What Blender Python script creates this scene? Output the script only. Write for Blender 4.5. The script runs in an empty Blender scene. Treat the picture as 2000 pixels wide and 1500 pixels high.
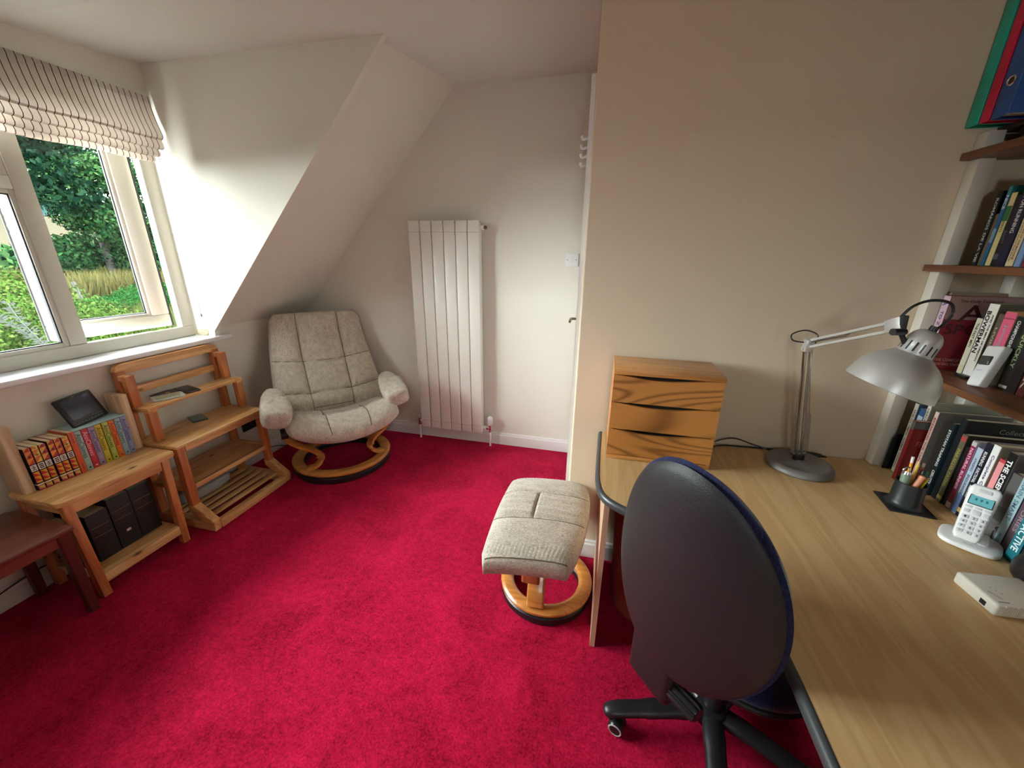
import bpy, bmesh, math, random
from mathutils import Vector, Matrix
random.seed(7)
PI = math.pi
S = bpy.context.scene
C = S.collection

# ---------------------------------------------------------------- camera, sky, light, exposure
cd = bpy.data.cameras.new('camera'); cam = bpy.data.objects.new('camera', cd); C.objects.link(cam)
cd.sensor_fit = 'HORIZONTAL'; cd.sensor_width = 36.0; cd.lens = 36.0*755/2000; cd.clip_start = 0.03; cd.clip_end = 2000
R3 = Matrix(((0.9726622, -0.08573026, 0.21582067), (0.23192299, 0.31126507, -0.92158873), (0.0118306, 0.9464483, 0.32263858)))
cam.matrix_world = Matrix.Translation((0, 0, 1.5)) @ R3.to_4x4()
S.camera = cam

w = bpy.data.worlds.new('sky'); S.world = w; w.use_nodes = True
bg = w.node_tree.nodes['Background']
bg.inputs['Color'].default_value = (0.90, 0.97, 1.0, 1); bg.inputs['Strength'].default_value = 30.0

sd = bpy.data.lights.new('sun', 'SUN'); sun = bpy.data.objects.new('sun', sd); C.objects.link(sun)
sd.energy = 9.0; sd.angle = 0.02; sd.color = (1.0, 0.93, 0.8)
sun.rotation_euler = Vector((-0.75, -0.1, -0.85)).to_track_quat('-Z', 'Y').to_euler()

FRONT_Y = -1.6
def portal(loc, rot, sx, sy):      # sampling guides at the dormer window and the added fill window
    l = bpy.data.lights.new('window_portal', 'AREA'); l.shape = 'RECTANGLE'; l.size = sx; l.size_y = sy
    l.cycles.is_portal = True
    o = bpy.data.objects.new('window_portal', l); C.objects.link(o); o.location = loc; o.rotation_euler = rot
portal((-2.78, 1.07, 1.6), (0, -PI/2, 0), 1.3, 1.8)
portal((0.20, FRONT_Y-0.1, 1.70), (PI/2, 0, 0), 0.38, 0.30)

vs = S.view_settings
vs.view_transform = 'Standard'; vs.look = 'None'; vs.gamma = 1.0; vs.use_curve_mapping = False
vs.exposure = 0.80

# ---------------------------------------------------------------- materials
def lin(c):
    return tuple((x/12.92 if x <= 0.04045 else ((x+0.055)/1.055)**2.4) for x in c)
def rgb(r, g, b): return lin((r/255, g/255, b/255)) + (1.0,)
MATS = {}
def nodes(m):
    m.use_nodes = True; nt = m.node_tree; return nt, nt.nodes['Principled BSDF']
def plain(name, col, rough=0.5, metal=0.0, bump=0.0, bscale=200, var=0.0, spec=0.5, emit=None):
    if name in MATS: return MATS[name]
    m = bpy.data.materials.new(name); nt, p = nodes(m); MATS[name] = m
    p.inputs['Base Color'].default_value = col; p.inputs['Roughness'].default_value = rough; p.inputs['Metallic'].default_value = metal
    p.inputs['Specular IOR Level'].default_value = spec
    tc = nt.nodes.new('ShaderNodeTexCoord')
    n = nt.nodes.new('ShaderNodeTexNoise'); n.inputs['Scale'].default_value = bscale; n.inputs['Detail'].default_value = 3
    nt.links.new(tc.outputs['Object'], n.inputs['Vector'])
    if bump:
        b = nt.nodes.new('ShaderNodeBump'); b.inputs['Strength'].default_value = bump; b.inputs['Distance'].default_value = 0.002
        nt.links.new(n.outputs['Fac'], b.inputs['Height']); nt.links.new(b.outputs['Normal'], p.inputs['Normal'])
    if var:
        mx = nt.nodes.new('ShaderNodeMix'); mx.data_type = 'RGBA'
        mx.inputs[6].default_value = tuple(x*(1-var) for x in col[:3])+(1,); mx.inputs[7].default_value = tuple(min(1, x*(1+var)) for x in col[:3])+(1,)
        nt.links.new(n.outputs['Fac'], mx.inputs[0]); nt.links.new(mx.outputs[2], p.inputs['Base Color'])
    if emit:
        p.inputs['Emission Color'].default_value = emit[0]; p.inputs['Emission Strength'].default_value = emit[1]
    return m
def wood(name, c1, c2, axis='Y', rough=0.35, fine=1.0, knots=False, strong=False, cross=14, coat=0.0):
    if name in MATS: return MATS[name]
    m = bpy.data.materials.new(name); nt, p = nodes(m); MATS[name] = m
    L = nt.links.new; N = nt.nodes.new
    tc = N('ShaderNodeTexCoord'); oi = N('ShaderNodeObjectInfo')
    ad = N('ShaderNodeVectorMath'); ad.operation = 'ADD'
    cm = N('ShaderNodeCombineXYZ'); mul = N('ShaderNodeMath'); mul.operation = 'MULTIPLY'; mul.inputs[1].default_value = 7.0
    L(oi.outputs['Random'], mul.inputs[0]); L(mul.outputs[0], cm.inputs['X']); L(mul.outputs[0], cm.inputs['Y']); L(mul.outputs[0], cm.inputs['Z'])
    L(tc.outputs['Object'], ad.inputs[0]); L(cm.outputs[0], ad.inputs[1])
    mp = N('ShaderNodeMapping'); sc = [cross, cross, cross]; sc['XYZ'.index(axis)] = cross*(0.22 if strong else 0.09)
    mp.inputs['Scale'].default_value = sc; L(ad.outputs[0], mp.inputs['Vector'])
    n1 = N('ShaderNodeTexNoise'); n1.inputs['Scale'].default_value = 1.0 if not strong else 0.55; n1.inputs['Detail'].default_value = 1.0 if strong else 3; n1.inputs['Distortion'].default_value = 0.6
    L(mp.outputs[0], n1.inputs['Vector'])
    # growth rings: sine of the noise
    m1 = N('ShaderNodeMath'); m1.operation = 'MULTIPLY'; m1.inputs[1].default_value = 120 if strong else 30
    m2 = N('ShaderNodeMath'); m2.operation = 'SINE'
    m3 = N('ShaderNodeMapRange'); m3.inputs[1].default_value = -1; m3.inputs[2].default_value = 1
    L(n1.outputs['Fac'], m1.inputs[0]); L(m1.outputs[0], m2.inputs[0]); L(m2.outputs[0], m3.inputs[0])
    n2 = N('ShaderNodeTexNoise'); n2.inputs['Scale'].default_value = 9; n2.inputs['Detail'].default_value = 3
    L(mp.outputs[0], n2.inputs['Vector'])
    mm = N('ShaderNodeMath'); mm.operation = 'MULTIPLY_ADD'; mm.inputs[1].default_value = 0.45*fine; mm.inputs[2].default_value = -0.08
    L(n2.outputs['Fac'], mm.inputs[0])
    a2 = N('ShaderNodeMath'); a2.operation = 'MULTIPLY_ADD'; a2.inputs[1].default_value = 0.62 if strong else 0.5; a2.use_clamp = True
    if strong:
        pw = N('ShaderNodeMath'); pw.operation = 'POWER'; pw.inputs[1].default_value = 3.0
        L(m3.outputs[0], pw.inputs[0]); L(pw.outputs[0], a2.inputs[0])
    else: L(m3.outputs[0], a2.inputs[0])
    L(mm.outputs[0], a2.inputs[2])
    mx = N('ShaderNodeMix'); mx.data_type = 'RGBA'; mx.inputs[6].default_value = c1; mx.inputs[7].default_value = c2
    L(a2.outputs[0], mx.inputs[0]); out = mx.outputs[2]
    if knots:
        mp2 = N('ShaderNodeMapping'); s2 = [9, 9, 9]; s2['XYZ'.index(axis)] = 4.5; mp2.inputs['Scale'].default_value = s2
        L(ad.outputs[0], mp2.inputs['Vector'])
        vo = N('ShaderNodeTexVoronoi'); vo.inputs['Scale'].default_value = 0.8; L(mp2.outputs[0], vo.inputs['Vector'])
        mr = N('ShaderNodeMapRange'); mr.inputs[1].default_value = 0.03; mr.inputs[2].default_value = 0.1; mr.inputs[3].default_value = 1; mr.inputs[4].default_value = 0
        L(vo.outputs['Distance'], mr.inputs[0])
        mk = N('ShaderNodeMix'); mk.data_type = 'RGBA'; mk.inputs[7].default_value = tuple(x*0.25 for x in c2[:3])+(1,)
        L(mr.outputs[0], mk.inputs[0]); L(out, mk.inputs[6]); out = mk.outputs[2]
    L(out, p.inputs['Base Color']); p.inputs['Roughness'].default_value = rough
    p.inputs['Coat Weight'].default_value = coat; p.inputs['Coat Roughness'].default_value = 0.25
    b = N('ShaderNodeBump'); b.inputs['Strength'].default_value = 0.12; b.inputs['Distance'].default_value = 0.001
    L(a2.outputs[0], b.inputs['Height']); L(b.outputs['Normal'], p.inputs['Normal'])
    return m
def fabric(name, c1, c2, scale=260, bump=0.5, stretch=(1, 1, 0.35), sheen=0.3):
    if name in MATS: return MATS[name]
    m = bpy.data.materials.new(name); nt, p = nodes(m); MATS[name] = m
    L = nt.links.new; N = nt.nodes.new
    tc = N('ShaderNodeTexCoord'); mp = N('ShaderNodeMapping'); mp.inputs['Scale'].default_value = stretch; L(tc.outputs['Object'], mp.inputs[0])
    n = N('ShaderNodeTexNoise'); n.inputs['Scale'].default_value = scale; n.inputs['Detail'].default_value = 4; L(mp.outputs[0], n.inputs['Vector'])
    n2 = N('ShaderNodeTexNoise'); n2.inputs['Scale'].default_value = scale*0.12; n2.inputs['Detail'].default_value = 2; L(mp.outputs[0], n2.inputs['Vector'])
    ad = N('ShaderNodeMath'); ad.operation = 'MULTIPLY_ADD'; ad.inputs[1].default_value = 0.35; L(n2.outputs['Fac'], ad.inputs[0]); L(n.outputs['Fac'], ad.inputs[2])
    cr = N('ShaderNodeMapRange'); cr.inputs[1].default_value = 0.45; cr.inputs[2].default_value = 0.9; L(ad.outputs[0], cr.inputs[0])
    mx = N('ShaderNodeMix'); mx.data_type = 'RGBA'; mx.inputs[6].default_value = c2; mx.inputs[7].default_value = c1
    L(cr.outputs[0], mx.inputs[0]); L(mx.outputs[2], p.inputs['Base Color'])
    p.inputs['Roughness'].default_value = 0.95; p.inputs['Sheen Weight'].default_value = sheen; p.inputs['Specular IOR Level'].default_value = 0.15
    b = N('ShaderNodeBump'); b.inputs['Strength'].default_value = bump; b.inputs['Distance'].default_value = 0.002
    L(n.outputs['Fac'], b.inputs['Height']); L(b.outputs['Normal'], p.inputs['Normal'])
    return m
def carpet():
    m = bpy.data.materials.new('red_carpet'); nt, p = nodes(m); L = nt.links.new; N = nt.nodes.new
    tc = N('ShaderNodeTexCoord')
    a = N('ShaderNodeTexNoise'); a.inputs['Scale'].default_value = 120; a.inputs['Detail'].default_value = 5; a.inputs['Roughness'].default_value = 0.7
    b = N('ShaderNodeTexNoise'); b.inputs['Scale'].default_value = 3.2; b.inputs['Detail'].default_value = 3; b.inputs['Distortion'].default_value = 1.0
    c = N('ShaderNodeTexNoise'); c.inputs['Scale'].default_value = 38; c.inputs['Detail'].default_value = 3
    for n in (a, b, c): L(tc.outputs['Object'], n.inputs['Vector'])
    s1 = N('ShaderNodeMath'); s1.operation = 'MULTIPLY_ADD'; s1.inputs[1].default_value = 0.55; L(b.outputs['Fac'], s1.inputs[0]); L(a.outputs['Fac'], s1.inputs[2])
    s2 = N('ShaderNodeMath'); s2.operation = 'MULTIPLY_ADD'; s2.inputs[1].default_value = 0.4; L(c.outputs['Fac'], s2.inputs[0]); L(s1.outputs[0], s2.inputs[2])
    mr = N('ShaderNodeMapRange'); mr.inputs[1].default_value = 0.76; mr.inputs[2].default_value = 1.18; L(s2.outputs[0], mr.inputs[0])
    mx = N('ShaderNodeMix'); mx.data_type = 'RGBA'; mx.inputs[6].default_value = (0.22, 0.0012, 0.014, 1); mx.inputs[7].default_value = (0.66, 0.010, 0.066, 1)
    L(mr.outputs[0], mx.inputs[0]); L(mx.outputs[2], p.inputs['Base Color'])
    p.inputs['Roughness'].default_value = 1; p.inputs['Specular IOR Level'].default_value = 0.05
    p.inputs['Sheen Weight'].default_value = 0.12; p.inputs['Sheen Tint'].default_value = (1, 0.25, 0.35, 1)
    bp = N('ShaderNodeBump'); bp.inputs['Strength'].default_value = 0.9; bp.inputs['Distance'].default_value = 0.006
    L(s2.outputs[0], bp.inputs['Height']); L(bp.outputs['Normal'], p.inputs['Normal'])
    return m
def glass_mat(name='pane_glass', tint=(0.96, 0.98, 0.97, 1)):
    if name in MATS: return MATS[name]
    m = bpy.data.materials.new(name); m.use_nodes = True; nt = m.node_tree; nt.nodes.clear(); MATS[name] = m
    L = nt.links.new; N = nt.nodes.new
    o = N('ShaderNodeOutputMaterial'); mx = N('ShaderNodeMixShader'); t = N('ShaderNodeBsdfTransparent'); g = N('ShaderNodeBsdfGlossy')
    t.inputs[0].default_value = tint; g.inputs['Roughness'].default_value = 0.02
    f = N('ShaderNodeFresnel'); f.inputs[0].default_value = 1.3
    L(f.outputs[0], mx.inputs[0]); L(t.outputs[0], mx.inputs[1]); L(g.outputs[0], mx.inputs[2]); L(mx.outputs[0], o.inputs[0])
    return m
def striped():
    m = bpy.data.materials.new('striped_blind_fabric'); nt, p = nodes(m); L = nt.links.new; N = nt.nodes.new
    tc = N('ShaderNodeTexCoord'); sx = N('ShaderNodeSeparateXYZ'); L(tc.outputs['Object'], sx.inputs[0])
    mu = N('ShaderNodeMath'); mu.operation = 'MULTIPLY'; mu.inputs[1].default_value = 1/0.028; L(sx.outputs['Y'], mu.inputs[0])
    fr = N('ShaderNodeMath'); fr.operation = 'FRACT'; L(mu.outputs[0], fr.inputs[0])
    s1 = N('ShaderNodeMath'); s1.operation = 'COMPARE'; s1.inputs[1].default_value = 0.5; s1.inputs[2].default_value = 0.06; L(fr.outputs[0], s1.inputs[0])
    n = N('ShaderNodeTexNoise'); n.inputs['Scale'].default_value = 300; L(tc.outputs['Object'], n.inputs['Vector'])
    mb = N('ShaderNodeMix'); mb.data_type = 'RGBA'; mb.inputs[6].default_value = rgb(202, 190, 178); mb.inputs[7].default_value = rgb(226, 217, 207); L(n.outputs['Fac'], mb.inputs[0])
    mx = N('ShaderNodeMix'); mx.data_type = 'RGBA'; mx.inputs[7].default_value = rgb(92, 52, 46); L(s1.outputs[0], mx.inputs[0]); L(mb.outputs[2], mx.inputs[6])
    L(mx.outputs[2], p.inputs['Base Color']); p.inputs['Roughness'].default_value = 0.9; p.inputs['Specular IOR Level'].default_value = 0.1
    return m
def harlequin(hue):     # triangles in orange, red and yellow with white label bands and stripes, laid out down a spine (object Z, Y)
    m = bpy.data.materials.new('patterned_spine'); nt, p = nodes(m); L = nt.links.new; N = nt.nodes.new
    tc = N('ShaderNodeTexCoord'); sx = N('ShaderNodeSeparateXYZ'); L(tc.outputs['Object'], sx.inputs[0])
    def M(op, a, b=None, c=None):
        n = N('ShaderNodeMath'); n.operation = op
        for i, v in enumerate((a, b, c)):
            if v is None: continue
            if isinstance(v, (int, float)): n.inputs[i].default_value = v
            else: L(v, n.inputs[i])
        return n.outputs[0]
    z = sx.outputs['Z']; y = sx.outputs['Y']
    zz = M('MULTIPLY', z, 1/0.03); yy = M('MULTIPLY', M('ADD', y, 0.012), 1/0.024)
    tri = M('LESS_THAN', M('FRACT', zz), yy)
    mx = N('ShaderNodeMix'); mx.data_type = 'RGBA'; mx.inputs[6].default_value = hue[0]; mx.inputs[7].default_value = hue[1]; L(tri, mx.inputs[0])
    tri2 = M('LESS_THAN', M('FRACT', M('MULTIPLY', z, 1/0.022)), M('SUBTRACT', 1.0, yy))
    lo = N('ShaderNodeMix'); lo.data_type = 'RGBA'; lo.inputs[6].default_value = rgb(225, 165, 40); lo.inputs[7].default_value = rgb(196, 36, 60); L(tri2, lo.inputs[0])
    low = M('LESS_THAN', z, 0.085)
    m2 = N('ShaderNodeMix'); m2.data_type = 'RGBA'; L(low, m2.inputs[0]); L(mx.outputs[2], m2.inputs[6]); L(lo.outputs[2], m2.inputs[7])
    lab = M('COMPARE', z, 0.105, 0.0135)
    m3 = N('ShaderNodeMix'); m3.data_type = 'RGBA'; L(lab, m3.inputs[0]); L(m2.outputs[2], m3.inputs[6]); m3.inputs[7].default_value = rgb(240, 235, 225)
    bands = M('MAXIMUM', M('COMPARE', z, 0.1215, 0.0022), M('MAXIMUM', M('COMPARE', z, 0.0885, 0.0022), M('COMPARE', z, 0.0335, 0.0025)))
    wb = M('COMPARE', z, 0.0275, 0.0028)
    ed = M('GREATER_THAN', M('ABSOLUTE', M('ADD', y, 0.0)), 0.0098)
    m4 = N('ShaderNodeMix'); m4.data_type = 'RGBA'; L(M('MAXIMUM', bands, ed), m4.inputs[0]); L(m3.outputs[2], m4.inputs[6]); m4.inputs[7].default_value = rgb(20, 16, 20)
    m5 = N('ShaderNodeMix'); m5.data_type = 'RGBA'; L(wb, m5.inputs[0]); L(m4.outputs[2], m5.inputs[6]); m5.inputs[7].default_value = rgb(240, 235, 225)
    L(m5.outputs[2], p.inputs['Base Color']); p.inputs['Roughness'].default_value = 0.4
    return m
def leafy(name, cols, rough=0.6, trans=0.25):
    m = bpy.data.materials.new(name); nt, p = nodes(m); L = nt.links.new; N = nt.nodes.new
    ge = N('ShaderNodeNewGeometry'); cr = N('ShaderNodeValToRGB'); L(ge.outputs['Random Per Island'], cr.inputs[0])
    el = cr.color_ramp.elements; el[0].color = cols[0]; el[1].color = cols[-1]
    for i, c in enumerate(cols[1:-1]): e = el.new((i+1)/(len(cols)-1)); e.color = c
    L(cr.outputs[0], p.inputs['Base Color']); p.inputs['Roughness'].default_value = 1.0; p.inputs['Specular IOR Level'].default_value = 0.0
    return m

M = dict(
 wall=plain('wall_paint', (0.76, 0.73, 0.63, 1), 0.85, bump=0.25, bscale=120, spec=0.2),
 tan=plain('warm_bounce_tint', (0.74, 0.62, 0.46, 1), 0.85, bump=0.25, bscale=120, spec=0.2),  # wall paint turned tan, warm bounce light put into the partition colour
 ceil=plain('ceiling_paint', (0.73, 0.745, 0.68, 1), 0.9, bump=0.2, bscale=60, spec=0.2),
 gloss=plain('white_gloss', (0.80, 0.78, 0.75, 1), 0.3),
 sill=plain('sill_white', (0.86, 0.87, 0.88, 1), 0.25),
 upvc=plain('cream_upvc', (0.58, 0.55, 0.46, 1), 0.28),
 seal=plain('black_seal', (0.012, 0.012, 0.014, 1), 0.6),
 rad=plain('radiator_cream', (0.80, 0.78, 0.70, 1), 0.3),
 white=plain('white_plastic', (0.80, 0.79, 0.78, 1), 0.35),
 cream=plain('cream_plastic', (0.72, 0.68, 0.58, 1), 0.4, bump=0.1, bscale=400),
 black=plain('black_plastic', (0.012, 0.012, 0.014, 1), 0.35),
 blackm=plain('black_metal', (0.01, 0.01, 0.012, 1), 0.3, 0.4),
 shell=plain('charcoal_shell', (0.010, 0.010, 0.011, 1), 0.45, bump=0.4, bscale=500),
 navy=fabric('navy_fabric', rgb(46, 50, 92), rgb(22, 24, 50), 300),
 chrome=plain('chrome', (0.7, 0.7, 0.72, 1), 0.18, 1.0),
 steel=plain('brushed_steel', (0.45, 0.43, 0.40, 1), 0.35, 1.0),
 brass=plain('aged_brass', (0.30, 0.24, 0.15, 1), 0.35, 1.0),
 silver=plain('silver_paint', (0.62, 0.62, 0.60, 1), 0.34, 0.55, bump=0.05, bscale=900),
 iron=plain('grey_cast_base', (0.24, 0.235, 0.22, 1), 0.5, 0.35, bump=0.15, bscale=150),
 desk=wood('beech_laminate', rgb(216, 182, 130), rgb(192, 152, 98), 'Y', 0.42, 0.9, cross=16),
 deskend=wood('beech_panel', rgb(205, 170, 140), rgb(180, 140, 110), 'Z', 0.45, 0.5, cross=12),
 deskedge=plain('grey_edge', (0.045, 0.05, 0.05, 1), 0.35),
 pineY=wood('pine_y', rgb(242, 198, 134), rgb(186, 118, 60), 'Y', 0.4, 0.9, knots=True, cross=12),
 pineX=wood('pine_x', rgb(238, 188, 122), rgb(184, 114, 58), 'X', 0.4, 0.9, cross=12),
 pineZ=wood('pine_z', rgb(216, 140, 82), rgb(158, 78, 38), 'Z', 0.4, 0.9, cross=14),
 pineR=wood('raw_pine', rgb(238, 212, 176), rgb(176, 134, 90), 'Z', 0.6, 0.9, knots=True, cross=10),
 mahog=wood('dark_mahogany', rgb(126, 66, 50), rgb(84, 38, 28), 'Y', 0.3, 0.7, cross=14, coat=0.3),
 mahogZ=wood('dark_mahogany_leg', rgb(92, 40, 32), rgb(60, 24, 20), 'Z', 0.35, 0.7, cross=14),
 brownX=wood('brown_shelf', rgb(132, 84, 50), rgb(92, 54, 32), 'Y', 0.45, 0.8, cross=14),
 teak=wood('bent_teak', rgb(206, 138, 66), rgb(160, 92, 36), 'X', 0.25, 0.6, cross=16, coat=0.4),
 ashX=wood('figured_ash', rgb(206, 140, 72), rgb(104, 58, 22), 'X', 0.4, 0.5, strong=True, cross=6, coat=0.2),
 ashtop=wood('ash_top', rgb(214, 152, 84), rgb(168, 106, 50), 'X', 0.3, 0.7, cross=16, coat=0.2),
 postw=plain('cream_post', (0.70, 0.65, 0.56, 1), 0.45, bump=0.1),
 oat=fabric('oatmeal_weave', rgb(222, 212, 194), rgb(150, 138, 118), 330),
 oat2=fabric('oatmeal_weave_top', rgb(216, 206, 190), rgb(148, 136, 118), 330, stretch=(0.35, 1, 1)),
 carpet=carpet(), glass=glass_mat(), stripes=striped(),
 paper=plain('page_edges', rgb(226, 212, 180), 0.9, bump=0.3, bscale=600, var=0.1),
 maroon=plain('maroon_bin', rgb(188, 94, 80), 0.5),
 red=plain('crimson_board', rgb(216, 30, 76), 0.4), teal=plain('teal_board', rgb(36, 184, 162), 0.4), blue=plain('blue_board', rgb(42, 92, 168), 0.4),
)
def col(r, g, b, rough=0.45):
    return plain('ink_%d_%d_%d' % (r, g, b), rgb(r, g, b), rough)

# ---------------------------------------------------------------- mesh helpers
def new(): return bmesh.new()
def box(bm, x0, x1, y0, y1, z0, z1, bev=0.0, seg=2, rot=None, piv=None):
    r = bmesh.ops.create_cube(bm, size=1.0); vs_ = r['verts']
    for v in vs_:
        v.co = Vector(((x0+x1)/2+v.co.x*(x1-x0), (y0+y1)/2+v.co.y*(y1-y0), (z0+z1)/2+v.co.z*(z1-z0)))
    if bev:
        es = list({e for v in vs_ for e in v.link_edges})
        q = bmesh.ops.bevel(bm, geom=es, offset=min(bev, 0.49*min(abs(x1-x0), abs(y1-y0), abs(z1-z0))), segments=seg, profile=0.5, affect='EDGES')
        vs_ = list({v for f in q['faces'] for v in f.verts} | {v for v in vs_ if v.is_valid})
    if rot is not None:
        p = Vector(piv) if piv else Vector(((x0+x1)/2, (y0+y1)/2, (z0+z1)/2))
        for v in vs_: v.co = p + rot @ (v.co-p)
    return vs_
def B(*a, **k):
    bm = new(); box(bm, *a, **k); return bm
def prism(bm, pts, n, depth, bev=0.0):
    """polygon pts (Vectors) extruded along n by depth"""
    n = Vector(n).normalized()*depth
    a = [bm.verts.new(Vector(p)) for p in pts]; b = [bm.verts.new(Vector(p)+n) for p in pts]
    k = len(pts); fs = [bm.faces.new(a[::-1]), bm.faces.new(b)]
    for i in range(k): fs.append(bm.faces.new((a[i], a[(i+1) % k], b[(i+1) % k], b[i])))
    bmesh.ops.recalc_face_normals(bm, faces=fs)
    if bev:
        es = [e for e in set(e for f in fs[:2] for e in f.edges)]
        bmesh.ops.bevel(bm, geom=es, offset=bev, segments=2, profile=0.5, affect='EDGES')
    return a+b
def frame_at(t, up):
    t = t.normalized(); s = t.cross(up)
    if s.length < 1e-5: s = t.cross(Vector((1, 0, 0)))
    s.normalize(); return s, s.cross(t).normalized()
def tube(bm, pts, r, seg=10, rx=None, up=(0, 0, 1), cap=True, square=False, closed=False):
    """sweep an ellipse (r by rx) or a rounded rectangle along pts"""
    pts = [Vector(p) for p in pts]; n = len(pts); rx = rx or r; up = Vector(up); rings = []
    for i, p in enumerate(pts):
        a = pts[(i-1) % n] if (closed or i > 0) else p; b = pts[(i+1) % n] if (closed or i < n-1) else p
        s, u = frame_at(b-a, up); rr = r[i] if isinstance(r, (list, tuple)) else r; r2 = rx[i] if isinstance(rx, (list, tuple)) else rx
        ring = []
        for k in range(seg):
            an = 2*PI*k/seg; ca, sa = math.cos(an), math.sin(an)
            if square:
                e = 0.35; ca = math.copysign(abs(ca)**e, ca); sa = math.copysign(abs(sa)**e, sa)
            ring.append(bm.verts.new(p+s*(rr*ca)+u*(r2*sa)))
        rings.append(ring)
    m = n if closed else n-1
    for i in range(m):
        A, Bq = rings[i], rings[(i+1) % n]
        for k in range(seg): bm.faces.new((A[k], A[(k+1) % seg], Bq[(k+1) % seg], Bq[k]))
    if cap and not closed: bm.faces.new(rings[0][::-1]); bm.faces.new(rings[-1])
    return rings
def smooth_path(pts, k=6):
    """Catmull-Rom through pts"""
    P = [Vector(p) for p in pts]; out = []
    for i in range(len(P)-1):
        p0 = P[max(i-1, 0)]; p1 = P[i]; p2 = P[i+1]; p3 = P[min(i+2, len(P)-1)]
        for j in range(k):
            t = j/k; t2 = t*t; t3 = t2*t
            out.append(0.5*((2*p1)+(-p0+p2)*t+(2*p0-5*p1+4*p2-p3)*t2+(-p0+3*p1-3*p2+p3)*t3))
    out.append(P[-1]); return out
def lathe(bm, prof, c=(0, 0, 0), seg=48, axis=(0, 0, 1), close=False):
    """revolve (radius, height) profile about axis through c"""
    ax = Vector(axis).normalized(); s, u = frame_at(ax, Vector((0, 1, 0)) if abs(ax.y) < 0.9 else Vector((1, 0, 0))); c = Vector(c); rings = []
    for r, h in prof:
        if r < 1e-6: rings.append([bm.verts.new(c+ax*h)]); continue
        rings.append([bm.verts.new(c+ax*h+s*(r*math.cos(2*PI*k/seg))+u*(r*math.sin(2*PI*k/seg))) for k in range(seg)])
    m = len(rings) if close else len(rings)-1
    for i in range(m):
        A, D = rings[i], rings[(i+1) % len(rings)]
        for k in range(seg):
            k2 = (k+1) % seg
            q = [A[k % len(A)], A[k2 % len(A)], D[k2 % len(D)], D[k % len(D)]]
            q2 = []
            for v in q:
                if v not in q2: q2.append(v)
            if len(q2) > 2: bm.faces.new(q2)
    bmesh.ops.recalc_face_normals(bm, faces=bm.faces[:])
def cyl(bm, a, b, r, seg=20, r2=None):
    a, b = Vector(a), Vector(b); h = (b-a).length
    lathe(bm, [(0, 0), (r, 0), (r2 if r2 is not None else r, h), (0, h)], a, seg, b-a)
def sphere(bm, c, rx, ry=None, rz=None, seg=20, e=1.0, rot=None):
    ry = ry or rx; rz = rz or rx; c = Vector(c); r = bmesh.ops.create_uvsphere(bm, u_segments=seg, v_segments=max(8, seg*2//3), radius=1.0)
    for v in r['verts']:
        q = v.co; q = Vector([math.copysign(abs(x)**e, x) for x in q]); q = Vector((q.x*rx, q.y*ry, q.z*rz))
        if rot: q = rot @ q
        v.co = c+q
    return r['verts']
def outline_slab(bm, pts, z0, z1): return prism(bm, [(x, y, z0) for x, y in pts], (0, 0, 1), z1-z0)
def panel(bm, nu, nv, front, back):
    """closed cushion from two grids that meet at their rims: front(u,v), back(u,v) with u,v in -1..1"""
    g = []
    for fn in (front, back):
        g.append([[bm.verts.new(fn(-1+2*i/nu, -1+2*j/nv)) for j in range(nv+1)] for i in range(nu+1)])
    for q, flip in ((g[0], False), (g[1], True)):
        for i in range(nu):
            for j in range(nv):
                f = (q[i][j], q[i+1][j], q[i+1][j+1], q[i][j+1])
                bm.faces.new(f[::-1] if flip else f)
    bmesh.ops.remove_doubles(bm, verts=bm.verts[:], dist=1e-5)
    # rim strips where the two grids do not coincide
    be = [e for e in bm.edges if e.is_boundary]
    if be: bmesh.ops.bridge_loops(bm, edges=be)
    bmesh.ops.recalc_face_normals(bm, faces=bm.faces[:])

# ---------------------------------------------------------------- object helpers
def tag(o, label=None, cat=None, group=None, kind=None):
    if label: o['label'] = label
    if cat: o['category'] = cat
    if group: o['group'] = group
    if kind: o['kind'] = kind
    return o
def obj(name, bm, mat, parent=None, smooth=True, local=False, angle=40):
    """link bm as ONE mesh object; under a parent the mesh is moved into the parent's own space"""
    me = bpy.data.meshes.new(name)
    if parent is not None and not local: bm.transform(MW[parent.name].inverted())
    bm.to_mesh(me); bm.free(); me.materials.append(mat)
    o = bpy.data.objects.new(name, me); C.objects.link(o)
    if smooth:
        me.polygons.foreach_set('use_smooth', [True]*len(me.polygons))
        try: me.set_sharp_from_angle(angle=math.radians(angle))
        except Exception: pass
    if parent is not None: o.parent = parent
    MW[o.name] = MW[parent.name].copy() if parent is not None else Matrix.Identity(4)
    return o
MW = {}
def thing(name, label, cat, loc=(0, 0, 0), rz=0.0, group=None, rot=None):
    o = bpy.data.objects.new(name, None); C.objects.link(o); o.empty_display_size = 0.05
    o.location = loc
    if rot is not None: o.rotation_euler = rot.to_euler(); m = rot.to_4x4()
    else: o.rotation_euler = (0, 0, rz); m = Matrix.Rotation(rz, 4, 'Z')
    MW[o.name] = Matrix.Translation(loc) @ m
    return tag(o, label, cat, group)
def struct(name, bm, mat, parent=None, smooth=False):
    o = obj(name, bm, mat, parent, smooth)
    if parent is None: o['kind'] = 'structure'
    return o
TXT = {}
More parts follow.
